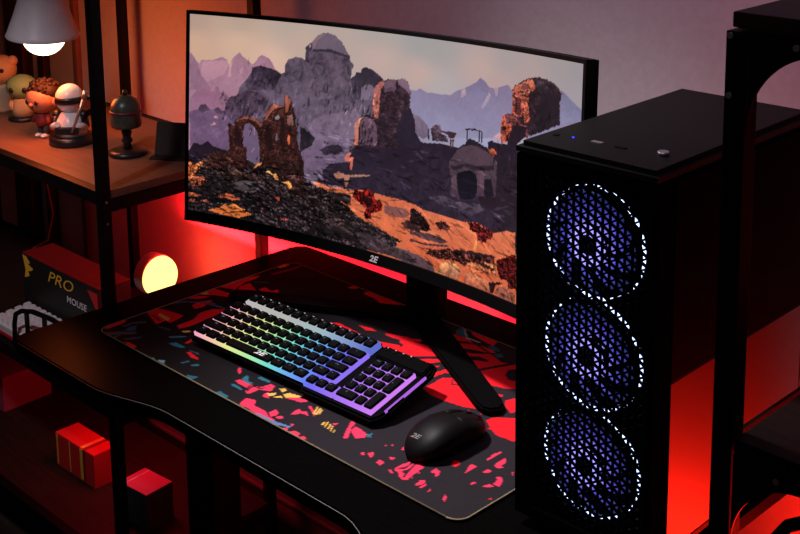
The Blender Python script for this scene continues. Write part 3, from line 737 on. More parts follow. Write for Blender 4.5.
# ------------------------------------------------------------------ mouse
ms = thing('mouse', 'black ergonomic mouse on the right part of the desk mat', 'mouse', (-1.073, 1.150, D+.0035), (0, 0, -.10))
b = NB(); n = 24; st = []
for i in range(19):
    t = i/18; y = -.062+.124*t
    w = .034*max(.02, (1-abs(2*t-1)**2.6))**.5*(1-.10*math.exp(-((t-.62)/.16)**2)); hgt = .041*max(.02, (math.sin(math.pi*min(1, (t*.86+.02)))**.62))*(1-.18*t)
    ring = []
    for k in range(n):
        a = 2*math.pi*k/n; cx = math.copysign(abs(math.cos(a))**.8, math.cos(a)); cz = math.copysign(abs(math.sin(a))**.85, math.sin(a))
        ring.append(b.verts.new((w*cx*(1 if cz > 0 else .93), y, hgt*.42+hgt*.58*cz if cz > 0 else hgt*.42*(1+cz))))
    st.append(ring)
for a, c in zip(st, st[1:]):
    for k in range(n): f = b.faces.new([a[k], a[(k+1) % n], c[(k+1) % n], c[k]]); f.smooth = True
b.faces.new(st[0][::-1]); b.faces.new(st[-1])
body = build('shell', b, mat('soft_black_rubber', (.004, .004, .0043), .45, .10, bump=.05, scale=600), ms)
def mtop(x, y):
    bpy.context.view_layer.update()
    hit = body.ray_cast(Vector((x, y, .2)), Vector((0, 0, -1))); return hit[1], hit[2]
for x0 in (-.016, .016):
    b = NB(); vs = []
    for j in range(7):
        y = .008+j*.0078; q, nn = mtop(x0, y); vs.append(q+nn*.0006)
    for q0, q1 in zip(vs, vs[1:]): pass
    g = []
    for x in (x0-.0115, x0, x0+.0115):
        g.append([b.verts.new(mtop(x, .010+j*.0066)[0]+Vector((0, 0, .0009))) for j in range(8)])
    for a, c in zip(g, g[1:]):
        for k in range(7): f = b.faces.new([a[k], a[k+1], c[k+1], c[k]]); f.smooth = True
    ext = bmesh.ops.extrude_face_region(b, geom=b.faces[:]); bmesh.ops.translate(b, vec=(0, 0, -.0012), verts=[v for v in ext['geom'] if isinstance(v, bmesh.types.BMVert)])
    build('mouse_button', b, M['black'], ms)
q, _n = mtop(0, .036); b = NB(); cyl(b, (q.x-.0035, q.y, q.z-.0065), (q.x+.0035, q.y, q.z-.0065), .0085, n=20); build('scroll_wheel', b, M['matte'], ms)
q, nn = mtop(-.006, -.044); rot = nn.to_track_quat('Z', 'Y').to_matrix().to_4x4()
b = NB(); text(b, '2E', .0135, .0085, Matrix.Translation(q+nn*.0006) @ rot @ Matrix.Rotation(.15, 4, 'Z'), .3, .03); build('logo', b, mat('dim_grey_print', (.22, .22, .22), .5, .2), ms)
for dx in (-.0248, -.0198):
    q, nn = mtop(dx, .040); b = NB(); ball(b, q+nn*.0002, (.0007, .0014, .0006), 8); build('indicator_light', b, M['led'], ms)

ms.scale = (1.06, 1.03, 1.12)
# ------------------------------------------------------------------ computer tower
pc = thing('computer_tower', 'black computer tower with three blue-white lit fans behind a mesh front', 'computer', (-.897, 1.081, D), (0, 0, .0166))
W_, DP, HT = .187, .345, .474
b = NB()       # steel shell: top, bottom, left side, back
box(b, .002, W_-.002, .036, DP, .014, .020); box(b, .0, .006, .036, DP, .014, HT-.012, .002)
box(b, .0, W_, DP-.006, DP, .014, HT-.012, .002); build('case_shell', b, M['case'], pc)
b = NB(); prism(b, [(.0, .0), (.012, -.0005), (W_-.012, -.0005), (W_, .0), (W_, DP), (0, DP)], HT-.018, HT, bev=.006); build('top_cover', b, M['case'], pc)
b = NB()
box(b, .0, .010, .0, .036, .014, HT-.014, .003); box(b, W_-.012, W_, .0, .036, .014, HT-.014, .004)
box(b, .008, W_-.01, .0, .036, .014, .030, .003); box(b, .008, W_-.01, .0, .036, HT-.030, HT-.014, .003)
build('front_frame', b, mat('dead_black_plastic', (.002, .002, .002), 1., 0.), pc)
# side pane of tinted glass
b = NB(); box(b, W_-.004, W_, .037, DP-.006, 0.227, HT-.019, .0008); build('side_window', b, M['glass'], pc)
b = NB(); box(b, W_-.004, W_, .037, DP-.006, .024, .226, .0008); build('shroud_panel', b, M['gloss'], pc)  # lower panel made glossy to mirror the added red wall light
# mesh front: lattice of triangular openings with real thickness
def lattice(x0, x1, z0, z1, s, bar, y0, y1):
    bm = NB(); h = s*math.sqrt(3)/2
    def ins(p, q, r_):
        c = (p+q+r_)/3
        rad = (p-c).length; k = (rad-bar*1.0)/rad
        return [c+(v-c)*k for v in (p, q, r_)]
    ncol = int((x1-x0)/h)+1; nrow = int((z1-z0)/s)+2
    for i in range(ncol):
        for j in range(-1, nrow):
            off = (i % 2)*s/2; off2 = ((i+1) % 2)*s/2
            A = Vector((x0+i*h, 0, z0+j*s+off)); A2 = A+Vector((0, 0, s))
            B0 = Vector((x0+(i+1)*h, 0, z0+j*s+off2)); B1 = B0+Vector((0, 0, s))
            tris = []
            if off == 0: tris = [(A, B0, A2), (A2, B0, B1)]
            else: tris = [(A, B1, A2), (A, B0, B1)]
            for tr in tris:
                if any(v.z < z0-1e-6 or v.z > z1+1e-6 or v.x > x1+1e-6 for v in tr): continue
                inn = ins(*tr)
                for yy, flip in ((y0, 0), (y1, 1)):
                    ov = [bm.verts.new((v.x, yy, v.z)) for v in tr]; iv = [bm.verts.new((v.x, yy, v.z)) for v in inn]
                    for k in range(3): bm.faces.new([ov[k], ov[(k+1) % 3], iv[(k+1) % 3], iv[k]])
                    if not flip: keep = iv
                for k in range(3): bm.faces.new([keep[k], keep[(k+1) % 3], iv[(k+1) % 3], iv[k]])
    return bm
bm = lattice(.010, W_-.0105, .024, HT-.018, .0112, .0022, .003, .006)
build('front_grille', bm, M['grille'], pc)
ring_m = emis('fan_ring_glow', (.48, .60, 1.), 2.6); hub_m = emis('fan_hub_glow', (.32, .29, 1.), 1.45)
blade_m = mat('translucent_fan_blade', (.06, .07, .14), .4, .3); nt = blade_m.node_tree; bb = nt.nodes['Principled BSDF']
tc = nt.nodes.new('ShaderNodeTexCoord'); ln = nt.nodes.new('ShaderNodeVectorMath'); ln.operation = 'LENGTH'; rp = nt.nodes.new('ShaderNodeValToRGB'); sc_ = nt.nodes.new('ShaderNodeMath'); sc_.operation = 'MULTIPLY'; sc_.inputs[1].default_value = 1/.07
nt.links.new(tc.outputs['Object'], ln.inputs[0]); nt.links.new(ln.outputs['Value'], sc_.inputs[0]); nt.links.new(sc_.outputs[0], rp.inputs['Fac'])
for _ in range(2): rp.color_ramp.elements.new(.5)
for el, (p_, c_) in zip(rp.color_ramp.elements, ((.28, (.36, .30, 1)), (.50, (.10, .09, .66)), (.78, (.022, .025, .14)), (1., (.025, .04, .15)))): el.position = p_; el.color = (*c_, 1)
nt.links.new(rp.outputs['Color'], bb.inputs['Emission Color']); bb.inputs['Emission Strength'].default_value = .9
FX = .0885
for k, fz in enumerate((.366, .2325, .099)):
    fan = bpy.data.objects.new('fan', None); COL.objects.link(fan); fan.parent = pc; fan.location = (FX, .024, fz); fan.empty_display_size = .02
    RY = Matrix.Rotation(math.pi/2, 4, 'X')
    b = NB(); lathe(b, [(.0655, -.002), (.0665, -.002), (.0665, .010), (.0655, .010), (.0655, -.002)], n=48, M=RY)
    for a in range(4): 
        an = math.pi/4+a*math.pi/2; cyl(b, (.0, .008, 0), (.0655*math.cos(an), .008, .0655*math.sin(an)), .0025, n=6)
    build('fan_frame', b, M['black'], fan)
    b = NB(); lathe(b, [(.0640, -.008), (.0665, -.008), (.0665, -.005), (.0640, -.005), (.0640, -.008)], n=60, M=RY); build('ring_light', b, ring_m, fan)
    b = NB(); lathe(b, [(0, .009), (.0105, .009), (.0120, .006), (.0120, -.004), (0, -.004)], n=32, M=RY); build('hub', b, M['black'], fan)
    b = NB(); lathe(b, [(.0125, .0085), (.0235, .0085), (.0235, .0060), (.0125, .0060), (.0125, .0085)], n=40, M=RY); build('hub_light', b, hub_m, fan)
    b = NB()
    for a in range(9):
        pr = None
        for i in range(8):
            rr_ = .024+i*.0054; an = 2*math.pi*a/9+.10*i; wd = .30-.008*i
            cur = []
            for sgn, yy in ((-1, .0045), (1, -.0035)):
                an2 = an+sgn*wd; cur.append(Vector((rr_*math.cos(an2), yy, rr_*math.sin(an2))))
            cur += [c+Vector((0, .0012, 0)) for c in cur[::-1]]
            cv = [b.verts.new(c) for c in cur]
            if pr:
                for q in range(4): f = b.faces.new([pr[q], pr[(q+1) % 4], cv[(q+1) % 4], cv[q]])
            else: b.faces.new(cv[::-1])
            pr = cv
        b.faces.new(pr)
    build('blades', b, blade_m, fan)
# controls along the front of the top
b = NB(); cyl(b, (.155, .060, HT), (.155, .060, HT+.004), .0062, n=24); build('power_button', b, M['silver'], pc)
b = NB(); ball(b, (.042, .051, HT+.0004), (.0014, .0014, .001), 10); build('status_light', b, M['blue'], pc)
for x in (.074, .105):
    b = NB(); box(b, x-.007, x+.007, .050, .056, HT-.002, HT+.0012, .0006); build('usb_port', b, M['silver'] if x < .09 else M['matte'], pc)
b = NB(); cyl(b, (.020, .048, HT), (.020, .048, HT+.001), .0042, n=16); build('audio_jack', b, M['matte'], pc)
for x in (.025, W_-.025):
    for y in (.03, DP-.04):
        b = NB(); cyl(b, (x, y, 0), (x, y, .016), .012, .014, n=18); build('case_foot', b, M['matte'], pc)

# ------------------------------------------------------------------ tall shelving on the left
SX0, SX1, SY0, SY1 = -3.02, -1.888, 1.140, 1.512
sh = thing('shelving_unit', 'tall black-framed walnut shelving unit holding figurines left of the desk', 'shelf', ((SX0+SX1)/2, (SY0+SY1)/2, 0))
ox, oy = (SX0+SX1)/2, (SY0+SY1)/2
PS = .0195
for x, y in ((SX1-PS/2, SY0+PS/2), (SX1-PS/2, SY1-PS/2), (SX0+PS/2, SY0+PS/2), (SX0+PS/2, SY1-PS/2)):
    b = NB(); box(b, x-PS/2-ox, x+PS/2-ox, y-PS/2-oy, y+PS/2-oy, 0, 1.95, .001); po = build('post', b, M['metal'], sh)
    if x > -2 and y < 1.3:
        for z in (.155, .115): 
            b = NB(); cyl(b, (x+PS/2-ox-.002, y-oy, D+z), (x+PS/2-ox+.001, y-oy, D+z), .0022, n=10); build('screw', b, M['silver'], po)
b = NB(); box(b, -2.372-ox, -2.353-ox, SY1-.0175-oy, SY1-oy, 0, 1.95, .001); build('post', b, M['metal'], sh)
for z, th in ((.175, .016), (-.235, .016), (-.575, .016), (.78, .016)):
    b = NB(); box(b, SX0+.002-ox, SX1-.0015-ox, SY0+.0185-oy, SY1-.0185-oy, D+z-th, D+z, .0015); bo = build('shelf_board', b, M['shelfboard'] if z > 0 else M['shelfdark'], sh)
    b = NB()
    box(b, SX0+PS-ox, SX1-PS-ox, SY0-oy, SY0+.018-oy, D+z-.026, D+z-.0005, .001); box(b, SX0+PS-ox, SX1-PS-ox, SY1-.018-oy, SY1-oy, D+z-.026, D+z-.0005, .001)
    box(b, SX1-.0175-ox, SX1-oy*0-ox, SY0+PS-oy, SY1-PS-oy, D+z-.040, D+z-.0165, .001); box(b, SX0-ox, SX0+.0175-ox, SY0+PS-oy, SY1-PS-oy, D+z-.040, D+z-.0165, .001)
    build('shelf_rail', b, M['metal'], sh)
Z1, Z2, Z3 = D+.175, D-.235, D-.575

# desk lamp hanging over the figurines
LP = Vector((-2.255, 1.25, D+.395))
lamp = thing('lamp', 'grey cone-shaped lamp with a glowing bulb hanging above the figurines', 'lamp', (LP.x, LP.y, LP.z), (0, .07, 0))
b = NB(); lathe(b, [(.0715, -.002), (.0725, .0), (.069, .007), (.056, .042), (.048, .068), (.044, .085), (.042, .115), (.028, .128), (.0, .130)], n=40)
lathe(b, [(.0715, -.002), (.066, .005), (.054, .041), (.046, .067), (.0, .080)], n=40)
build('lamp_shade', b, M['shade'], lamp)
b = NB(); ball(b, (.004, 0, -.004), (.042, .042, .0365), 28); build('bulb', b, M['bulb'], lamp)
b = NB(); cyl(b, (.004, 0, .03), (.002, 0, .078), .016, n=18); build('bulb_socket', b, M['white'], lamp)
b = NB(); tube(b, [(0, 0, .128), (.001, 0, .2), (-.02, 0, .30), (-.026, 0, .3585)], .004); build('lamp_cord', b, M['black'], lamp)

# ---- plain little figures on the shelf
def eyes(bm, c, r, dx, ez, fy, mi): 
    for s in (-1, 1): ball(bm, (c[0]+s*dx, c[1]-fy, c[2]+ez), (r, r*.5, r), 10, mi=mi)
skin = mat('toy_skin', (.42, .20, .12), .5, .3); hair = mat('toy_hair', (.015, .009, .008), .6, .2); cloth_d = mat('toy_grey_cloth', (.05, .05, .055), .6, .2); red_d = mat('toy_red_cloth', (.20, .03, .03), .6, .2)
green = mat('toy_green', (.20, .34, .13), .5, .3); tanm = mat('toy_tan', (.50, .33, .17), .6, .2); tan2 = mat('toy_cream', (.62, .50, .36), .6, .2); wht = mat('toy_white', (.75, .72, .74), .3, .5); blk = mat('toy_black', (.012, .012, .013), .35, .5); olive = mat('toy_olive', (.055, .062, .05), .35, .5, noise=.3, scale=120); maroon = mat('toy_maroon', (.17, .02, .03), .4, .4)
RF = .75   # figures face the room
f = thing('figurine', 'orange and cream toy figure at the far left of the shelf', 'figurine', (-2.563, 1.314, Z1), (0, 0, RF), 'toy figures on the shelf')
b = NB(); lathe(b, [(0, 0), (.024, 0), (.026, .006), (.020, .030), (.024, .055), (.015, .062), (0, .064)], n=20); build('body', b, tan2, f)
b = NB(); ball(b, (0, 0, .092), (.034, .032, .034)); ball(b, (-.026, 0, .112), .012); ball(b, (.026, 0, .112), .012); build('head', b, tanm, f)
b = NB(); eyes(b, (0, 0, .092), .005, .012, .004, .031, 0); build('eyes', b, blk, f)
f = thing('figurine', 'green-headed toy figure in a tan robe on a black base', 'figurine', (-2.458, 1.305, Z1), (0, 0, RF), 'toy figures on the shelf')
b = NB(); lathe(b, [(0, 0), (.032, 0), (.033, .003), (.031, .009), (0, .010)], n=28); build('base', b, blk, f)
b = NB(); lathe(b, [(0, .010), (.024, .010), (.023, .026), (.019, .044), (.012, .050), (0, .051)], n=20); ball(b, (-.022, -.006, .032), (.008, .009, .012)); ball(b, (.022, -.006, .032), (.008, .009, .012)); build('robe', b, tanm, f)
b = NB(); ball(b, (0, 0, .072), (.034, .030, .027)); build('head', b, green, f)
b = NB(); eyes(b, (0, 0, .072), .0062, .014, -.002, .027, 0); build('eyes', b, blk, f)
f0 = f; f = thing('figurine', 'toy boy with a big head and dark curly hair, grey trousers and white shoes', 'figurine', (-2.297, 1.262, Z1), (0, 0, RF-.5), 'toy figures on the shelf')
b = NB(); ball(b, (0, 0, .069), (.029, .026, .026)); ball(b, (-.029, .002, .066), (.005, .005, .008)); ball(b, (.029, .002, .066), (.005, .005, .008)); ball(b, (0, -.026, .063), (.004, .004, .0035)); build('head', b, skin, f)
b = NB(); ball(b, (0, .006, .080), (.0300, .0265, .0205))
for k in range(60):
    a = random.uniform(0, 2*math.pi); e = random.uniform(.15, 1.4); ball(b, (.029*math.cos(a)*math.cos(e), .006+.026*math.sin(a)*math.cos(e)+.002, .083+.018*math.sin(e)), random.uniform(.003, .005), 6)
build('hair', b, hair, f)
b = NB(); eyes(b, (0, 0, .069), .0042, .011, -.002, .0245, 0); build('eyes', b, blk, f)
b = NB(); lathe(b, [(0, .022), (.012, .022), (.014, .030), (.011, .044), (.006, .047), (0, .047)], n=16); cyl(b, (-.011, 0, .042), (-.020, -.006, .027), .0048, .004, 10); cyl(b, (.011, 0, .042), (.020, -.006, .027), .0048, .004, 10); build('jacket', b, red_d, f)
for s in (-1, 1):
    b = NB(); cyl(b, (s*.007, 0, .005), (s*.006, 0, .025), .0055, .0065, 12); build('leg', b, cloth_d, f)
    b = NB(); ball(b, (s*.007, -.004, .004), (.006, .010, .004)); build('shoe', b, wht, f)
f.scale = (1.16,)*3
f = thing('figurine', 'white toy robot with black arms and a silver staff on a round black base', 'figurine', (-2.215, 1.278, Z1), (0, 0, RF), 'toy figures on the shelf')
b = NB(); lathe(b, [(0, 0), (.044, 0), (.0455, .003), (.0445, .014), (.041, .017), (0, .017)], n=36); build('base', b, blk, f)
b = NB(); lathe(b, [(0, .017), (.030, .017), (.033, .03), (.027, .05), (.019, .062), (.010, .066), (0, .066)], n=24); build('body', b, wht, f)
b = NB(); ball(b, (0, 0, .092), (.0285, .028, .0295)); build('head', b, wht, f)
b = NB(); lathe(b, [(.0287, .085), (.0297, .085), (.0300, .092), (.0292, .098), (.0280, .098)], n=36); build('visor_band', b, blk, f)
for s in (-1, 1):
    b = NB(); cyl(b, (s*.026, 0, .058), (s*.034, -.012, .036), .0085, .0075, 14); ball(b, (s*.027, 0, .058), .010); build('arm', b, blk, f)
    b = NB(); cyl(b, (s*.034, -.012, .036), (s*.018, -.032, .046), .0070, .006, 14); build('forearm', b, wht, f)
b = NB(); box(b, -.024, .024, -.0335, -.026, .024, .040, .004); build('belt', b, blk, f)
b = NB(); cyl(b, (.012, -.036, .030), (.040, -.024, .108), .0032, n=10); cyl(b, (.036, -.0257, .097), (.041, -.0236, .112), .0055, n=12); build('staff', b, M['silver'], f)
b = NB(); cyl(b, (.033, .0, .060), (.070, .012, .076), .0065, n=12); build('back_grip', b, blk, f)
f1 = f; f = thing('figurine', 'dark olive dome-headed toy on a thin stem and round black base', 'figurine', (-2.060, 1.308, Z1), (0, 0, RF), 'toy figures on the shelf')
b = NB(); lathe(b, [(0, 0), (.038, 0), (.040, .003), (.039, .009), (.030, .012), (0, .013)], n=36); build('base', b, blk, f)
b = NB(); lathe(b, [(0, .013), (.010, .013), (.008, .024), (.012, .030), (.008, .038), (.011, .048), (.007, .062), (0, .062)], n=18); build('stem', b, blk, f)
b = NB(); lathe(b, [(0, .060), (.030, .060), (.0315, .064), (.0315, .096), (.030, .106), (.024, .117), (.013, .124), (0, .127)], n=36); build('head', b, olive, f)
b = NB(); lathe(b, [(.0312, .090), (.0327, .0905), (.0327, .0945), (.0312, .095)], n=36); build('band', b, maroon, f)
b = NB(); lathe(b, [(0, .126), (.005, .126), (.006, .131), (.003, .137), (0, .138)], n=14); build('top_knob', b, blk, f)
f.scale = (.94,)*3
# folded black stand
w = thing('phone_stand', 'small folded dark brown stand beside the olive toy on the shelf', 'stand', (-1.990, 1.368, Z1), (0, 0, .55))
lea = mat('dark_brown_leather', (.03, .018, .014), .55, .3, bump=.3, scale=150)
b = NB(); box(b, -.036, .036, -.0015, .0015, 0, .066, .001, Matrix.Translation((0, -.012, 0)) @ Matrix.Rotation(-.30, 4, 'X')); build('front_flap', b, lea, w)
b = NB(); box(b, -.036, .036, -.0015, .0015, 0, .062, .001, Matrix.Translation((0, .030, .0)) @ Matrix.Rotation(.30, 4, 'X')); build('back_flap', b, lea, w)
b = NB(); box(b, -.036, .036, -.040, -.012, 0, .003, .001); build('lip', b, lea, w)

# ---- middle shelf
lm = thing('glow_lamp', 'glowing yellow dome lamp behind the left end of the desk', 'lamp', (-2.172, 1.437, Z2), (0, 0, 1.62))
yel = emis('yellow_lamp_glow', (1., .72, .18), 2.4)
b = NB(); prism(b, rrect(-.040, .040, -.030, .035, .02), 0, .012, bev=.002); cyl(b, (0, .012, .010), (0, .012, .054), .008); build('base', b, M['white'], lm)
b = NB(); prof = [(.043*math.cos(t), .043*math.sin(t)) for t in [k*math.pi/2/10 for k in range(11)]]
lathe(b, [(x, z) for x, z in prof]+[(0, .043)], n=36, M=Matrix.Scale(.75, 4, (0, 0, 1))); b.transform(Matrix.Translation((0, -.004, .094)) @ Matrix.Rotation(math.pi/2, 4, 'X')); build('diffuser', b, yel, lm)
b = NB(); lathe(b, [(0, 0), (.0435, 0), (.0445, .004), (.0445, .028), (.038, .034), (0, .034)], n=40); b.transform(Matrix.Translation((0, -.004, .094)) @ Matrix.Rotation(-math.pi/2, 4, 'X')); build('housing', b, M['white'], lm)

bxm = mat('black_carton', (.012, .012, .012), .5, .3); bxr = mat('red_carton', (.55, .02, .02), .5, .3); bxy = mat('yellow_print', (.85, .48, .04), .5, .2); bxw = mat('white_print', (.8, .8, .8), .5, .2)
pb = thing('mouse_box', 'black and red box with yellow PRO and white MOUSE lettering', 'box', (-2.235, 1.285, Z2), (0, 0, 0))
b = NB(); box(b, -.165, .135, -.038, .038, 0, .137, .001); build('carton', b, bxm, pb)
b = NB(); box(b, -.1645, .1345, -.0375, .0375, .137, .1385, .0005); build('red_top', b, mat('deep_red_carton', (.16, .008, .008), .6, .15), pb)
b = NB(); prism(b, [(.098, .128), (.134, .085), (.134, .128)], 0, .0006, T(0, -.0382, 0) @ RX90); build('red_corner', b, bxr, pb)
b = NB(); text(b, 'PRO', .052, .036, T(-.006, -.0388, .115) @ RX90, .35, .0); 
build('lettering', b, bxy, pb)
b = NB(); text(b, 'MOUSE', .0235, .020, T(.054, -.0388, .085) @ RX90, .12, .012); build('lettering', b, bxw, pb)
b = NB(); prism(b, [(-.160, .134), (-.146, .134), (-.130, .122), (-.142, .118), (-.118, .112), (-.126, .106), (-.140, .102), (-.136, .092), (-.156, .084), (-.150, .104)], 0, .0006, T(0, -.0382, 0) @ RX90); build('yellow_splash', b, bxy, pb)

wk = thing('keyboard', 'white keyboard on the shelf in front of the PRO MOUSE box', 'keyboard', (-2.37, 1.158, Z2), (.10, 0, 0))
b = NB(); box(b, 0, .36, 0, .086, .004, .024, .003); build('case', b, M['white'], wk)
b = NB(); box(b, -.001, .361, -.002, .087, .0, .0085, .002); build('red_lit_lip', b, bxr, wk)  # red light on the white case's lip, put in as red colour
for r_ in range(4):
    for k in range(17):
        bm = NB(); x0 = .004+k*.0207; y0 = .005+r_*.0203; z = .024
        for i_, (ins_, zz) in enumerate(((0, z), (.0022, z+.009))): pass
        v0 = [bm.verts.new((x, y, z)) for x, y in rrect(x0, x0+.0185, y0, y0+.0185, .002, 2)]; v1 = [bm.verts.new((x, y, z+.0085)) for x, y in rrect(x0+.003, x0+.0155, y0+.0025, y0+.0165, .003, 2)]
        for q in range(len(v0)): bm.faces.new([v0[q], v0[(q+1) % len(v0)], v1[(q+1) % len(v0)], v1[q]])
        bm.faces.new(v1); build('keycap', bm, M['white'], wk)
bd = NB()
arc = [(-2.262, -.2335), (-2.258, -.185), (-2.250, -.162), (-2.225, -.148), (-2.18, -.136), (-2.11, -.130), (-2.04, -.132), (-2.03, -.150), (-2.03, -.2335)]
tube(bd, [(x, 1.1475, D+z) for x, z in arc], .0050, 8)
for x, zt in ((-2.205, -.143), (-2.135, -.133)): cyl(bd, (x, 1.1475, D-.2345), (x, 1.1475, D+zt), .0048, n=10)
box(bd, -2.264, -2.028, 1.1435, 1.1520, D-.2345, D-.207, .002)
tag(build('wire_rack', bd, M['matte']), 'curved black plastic rack in front of the white keyboard', 'rack')

cb = NB(); tube(cb, [(-2.800, 1.53, D-.06), (-2.785, 1.53, D-.10), (-2.765, 1.53, D-.17), (-2.745, 1.50, D-.225), (-2.74, 1.455, D-.2328)], .0022, 8)
tag(build('cable', cb, mat('red_cable', (.55, .08, .10), .5, .3)), 'thin red cable hanging behind the shelf against the wall', 'cable')

# ---- bottom shelf
def carton(label, loc, rot, w_, d_, h_, body_m, top_m, stripes, nm='box', grp=None):
    t = thing(nm, label, 'box', loc, (0, 0, rot), grp)
    b = NB(); box(b, -w_/2, w_/2, -d_/2, d_/2, 0, h_, .001); build('carton', b, body_m, t)
    b = NB(); box(b, -w_/2+.0005, w_/2-.0005, -d_/2+.0005, d_/2-.0005, h_, h_+.0012, .0003); build('lid', b, top_m, t)
    for x, wd, m_, full in stripes:
        b = NB(); box(b, x, x+wd, -d_/2-.0006, -d_/2+.0, .004, h_-.001)
        if full: box(b, x, x+wd, -d_/2+.001, d_/2-.001, h_+.0012, h_+.0018)
        build('stripe', b, m_, t)
    return t
ystr = mat('mustard_print', (.75, .42, .06), .5, .2); drk = mat('dark_red_carton', (.22, .012, .015), .5, .3); tealb = mat('dark_teal_carton', (.03, .07, .08), .5, .3); pnk = mat('pink_print', (.50, .10, .18), .5, .3)
carton('bright red box with yellow stripes on the bottom shelf left of the desk', (-2.268, 1.297, Z3), .02, .150, .058, .075, bxr, bxr, [(-.070, .004, ystr, False), (-.020, .003, ystr, False), (.022, .010, ystr, True), (.034, .008, drk, True)])
carton('dark teal box with a pink top on the bottom shelf', (-2.030, 1.290, Z3), .10, .085, .068, .075, tealb, pnk, [(-.040, .004, pnk, True), (-.028, .002, bxw, True)])
carton('dull maroon box at the left end of the bottom shelf', (-2.76, 1.36, Z3), .05, .23, .13, .085, mat('maroon_carton', (.30, .05, .08), .6, .2), mat('maroon_lid', (.30, .05, .08), .6, .2), [])

# ------------------------------------------------------------------ tall shelving on the right, close to the viewer
rs = thing('shelving_unit', 'black metal shelving unit at the right, close in front of the computer', 'shelf', (-.28, 1.15, 0))
ox, oy = -.28, 1.15
RX0, RX1, RY0, RY1 = -.579, .05, .985, 1.31
PS = .021
for x, y in ((RX0, RY0), (RX1-PS, RY0), (RX0, RY1-PS), (RX1-PS, RY1-PS)):
    b = NB(); box(b, x-ox, x+PS-ox, y-oy, y+PS-oy, 0, D+.655, .001); po = build('post', b, M['metal'], rs)
    if x < -.5 and y < 1:
        for dx, z in ((.004, .651), (.005, .597)):
            b = NB(); cyl(b, (x+dx-ox, y-oy-.0015, D+z), (x+dx-ox, y-oy+.001, D+z), .003, n=12); build('screw', b, M['silver'], po)
rb = wood('dark_red_board', (.018, .008, .007), (.028, .012, .010), .5, .2)
for z in (.672, .272, -.45):
    b = NB(); box(b, (RX0+.004 if z > .6 else RX0+PS+.0005)-ox, (RX1-.004 if z > .6 else RX1-PS-.0005)-ox, RY0+.003-oy, RY1-.003-oy, D+z-.014, D+z, .0015); build('shelf_board', b, rb, rs)
    # front plate with concave corners below each board
    for yy in (RY0+.002, RY1-.006):
        b = NB(); zt = D+z-.0145
        arc = [(RX0+PS+.001+.07-.07*math.cos(t), -.09+.074*math.sin(t)) for t in [k*math.pi/2/14 for k in range(15)]]
        arc2 = [(RX1-PS-.001-.07+.07*math.cos(t), -.09+.074*math.sin(t)) for t in [k*math.pi/2/14 for k in range(14, -1, -1)]]
        pts = [(RX0+PS+.001, 0)]+arc+arc2+[(RX1-PS-.001, 0)]
        prism(b, [(x-ox, zz) for x, zz in pts], 0, .003, T(0, yy+.003-oy, zt) @ RX90); pl = build('bracket_plate', b, M['metal'], rs)
        if yy < 1.1:
            for x in (-.513, -.02):
                b = NB(); cyl(b, (x-ox, yy-.0015-oy, zt-.010), (x-ox, yy+.001-oy, zt-.010), .003, n=12); build('screw', b, M['silver'], pl)
    for x in (RX0, RX1-.004):
        b = NB(); box(b, x-ox, x+.004-ox, RY0+PS+.001-oy, RY1-PS-.001-oy, D+z-.044, D+z-.0145); build('side_rail', b, M['metal'], rs)
for s_ in (0,):
    b = NB(); tube(b, [(RX0+PS-ox, RY0+.009-oy, D+.10), (RX0+PS+.02-ox, RY0+.009-oy, D+.15), (RX0+PS+.055-ox, RY0+.009-oy, D+.205), (RX0+PS+.10-ox, RY0+.009-oy, D+.235)], .006, 10); build('corner_brace', b, M['metal'], rs)
# added red lamp, unseen on the floor behind that shelving, to redden the wall
fl = thing('added_floor_lamp', 'added, unseen red floor light glowing behind the shelving on the right', 'lamp', (-.30, 1.46, 0))
b = NB(); lathe(b, [(0, 0), (.06, 0), (.06, .012), (.012, .02), (0, .02)], n=28); build('base', b, M['black'], fl)
b = NB(); cyl(b, (0, 0, .02), (0, 0, .62), .012, n=18); build('light_tube', b, emis('red_tube_glow', (1, .03, .02), 10), fl)

# ------------------------------------------------------------------ light
def light(name, typ, loc, energy, col, target=None, **kw):
    l = bpy.data.lights.new(name, typ); l.energy = energy; l.color = col
    for k, v in kw.items(): setattr(l, k, v)
    o = bpy.data.objects.new(name, l); COL.objects.link(o); o.location = loc
    if target is not None: o.rotation_euler = (Vector(target)-Vector(loc)).to_track_quat('-Z', 'Y').to_euler()
    return o
light('lamp_bulb_light', 'POINT', (LP.x+.004, LP.y, LP.z-.055), 3.3, (1, .115, .003), shadow_soft_size=.05)
light('red_wall_fill', 'AREA', (-1.97, 1.535, D-.06), 3.0, (1, .006, .010), (-1.97, 1.59, D+.06), shape='RECTANGLE', size=.5, size_y=.02)  # added red wall light, set left of the strip and desk
light('red_wall_fill_right', 'AREA', (-1.3, 1.535, D-.05), .40, (1, .02, .06), (-1.3, 1.59, D+.04), shape='RECTANGLE', size=.8, size_y=.012)  # added red wall light below and behind the monitor
light('added_box_fill', 'AREA', (-2.16, 1.33, D-.27), .8, (1, .03, .06), (-2.16, 1.31, 0), shape='RECTANGLE', size=.2, size_y=.1)  # added red fill above the bottom-shelf boxes, with no lamp body
light('glow_lamp_light', 'POINT', (-2.07, 1.46, D-.10), 2.4, (1, .008, .012), shadow_soft_size=.02)
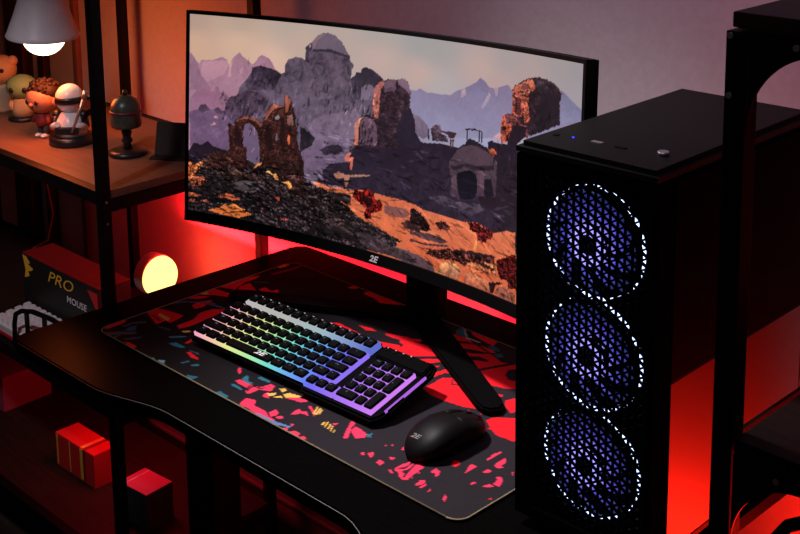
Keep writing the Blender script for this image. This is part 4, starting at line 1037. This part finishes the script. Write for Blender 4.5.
light('added_floor_lamp_light', 'POINT', (-.30, 1.42, D-.2), 1.2, (1, .012, .012), shadow_soft_size=.04)  # light of the added red floor lamp
light('added_wall_wash', 'AREA', (-.49, 1.475, D-.29), 9., (1, .012, .004), (-.49, 1.535, D-.15), shape='RECTANGLE', size=.28, size_y=.03)  # added red light on the wall mirrored in the tower's lower panel
light('added_shelf_spot', 'SPOT', (-1.55, .15, D+1.35), 38., (1, .90, .95), (-2.26, 1.2, D+.02), spot_size=math.radians(30), spot_blend=1., shadow_soft_size=.06)  # added unseen spot that brightens the left shelves from the front
light('added_mat_spot', 'SPOT', (-1.70, 1.02, D+1.4), 125., (1, .90, .93), (-1.0, 1.17, D), spot_size=math.radians(50), spot_blend=1., shadow_soft_size=.07)  # added unseen spot that brightens the desk mat
light('added_wall_spot', 'SPOT', (-.55, .55, 2.45), 30., (.93, .68, .95), (-1.10, 1.56, 1.30), spot_size=math.radians(50), spot_blend=.8, shadow_soft_size=.3)  # added unseen mauve spot that brightens the upper wall
w_ = bpy.data.worlds.new('World'); SC.world = w_; w_.use_nodes = True
w_.node_tree.nodes['Background'].inputs['Color'].default_value = (.75, .5, .62, 1); w_.node_tree.nodes['Background'].inputs['Strength'].default_value = .014

# ------------------------------------------------------------------ camera
R = ((0.6970860750528197, 0.7168416712929484, -0.014457602338811217), (0.1232698025159903, -0.13968796041896533, -0.9824926612965914), (-0.7063112343401622, 0.6830997672462802, -0.18573946331610436))
cd = bpy.data.cameras.new('camera'); cam = bpy.data.objects.new('camera', cd); COL.objects.link(cam)
cam.matrix_world = Matrix(((R[0][0], -R[1][0], -R[2][0], 0), (R[0][1], -R[1][1], -R[2][1], 0), (R[0][2], -R[1][2], -R[2][2], D+.87), (0, 0, 0, 1)))
cd.sensor_width = 36; cd.lens = 1274.7748*36/800; cd.shift_x = (400-379.1015)/800; cd.shift_y = -(267-27.647)/800
cd.clip_start = .02
SC.camera = cam
SC.view_settings.view_transform = 'Standard'; SC.view_settings.look = 'None'; SC.view_settings.exposure = 0.; SC.view_settings.gamma = 1.
SC.view_settings.use_curve_mapping = False
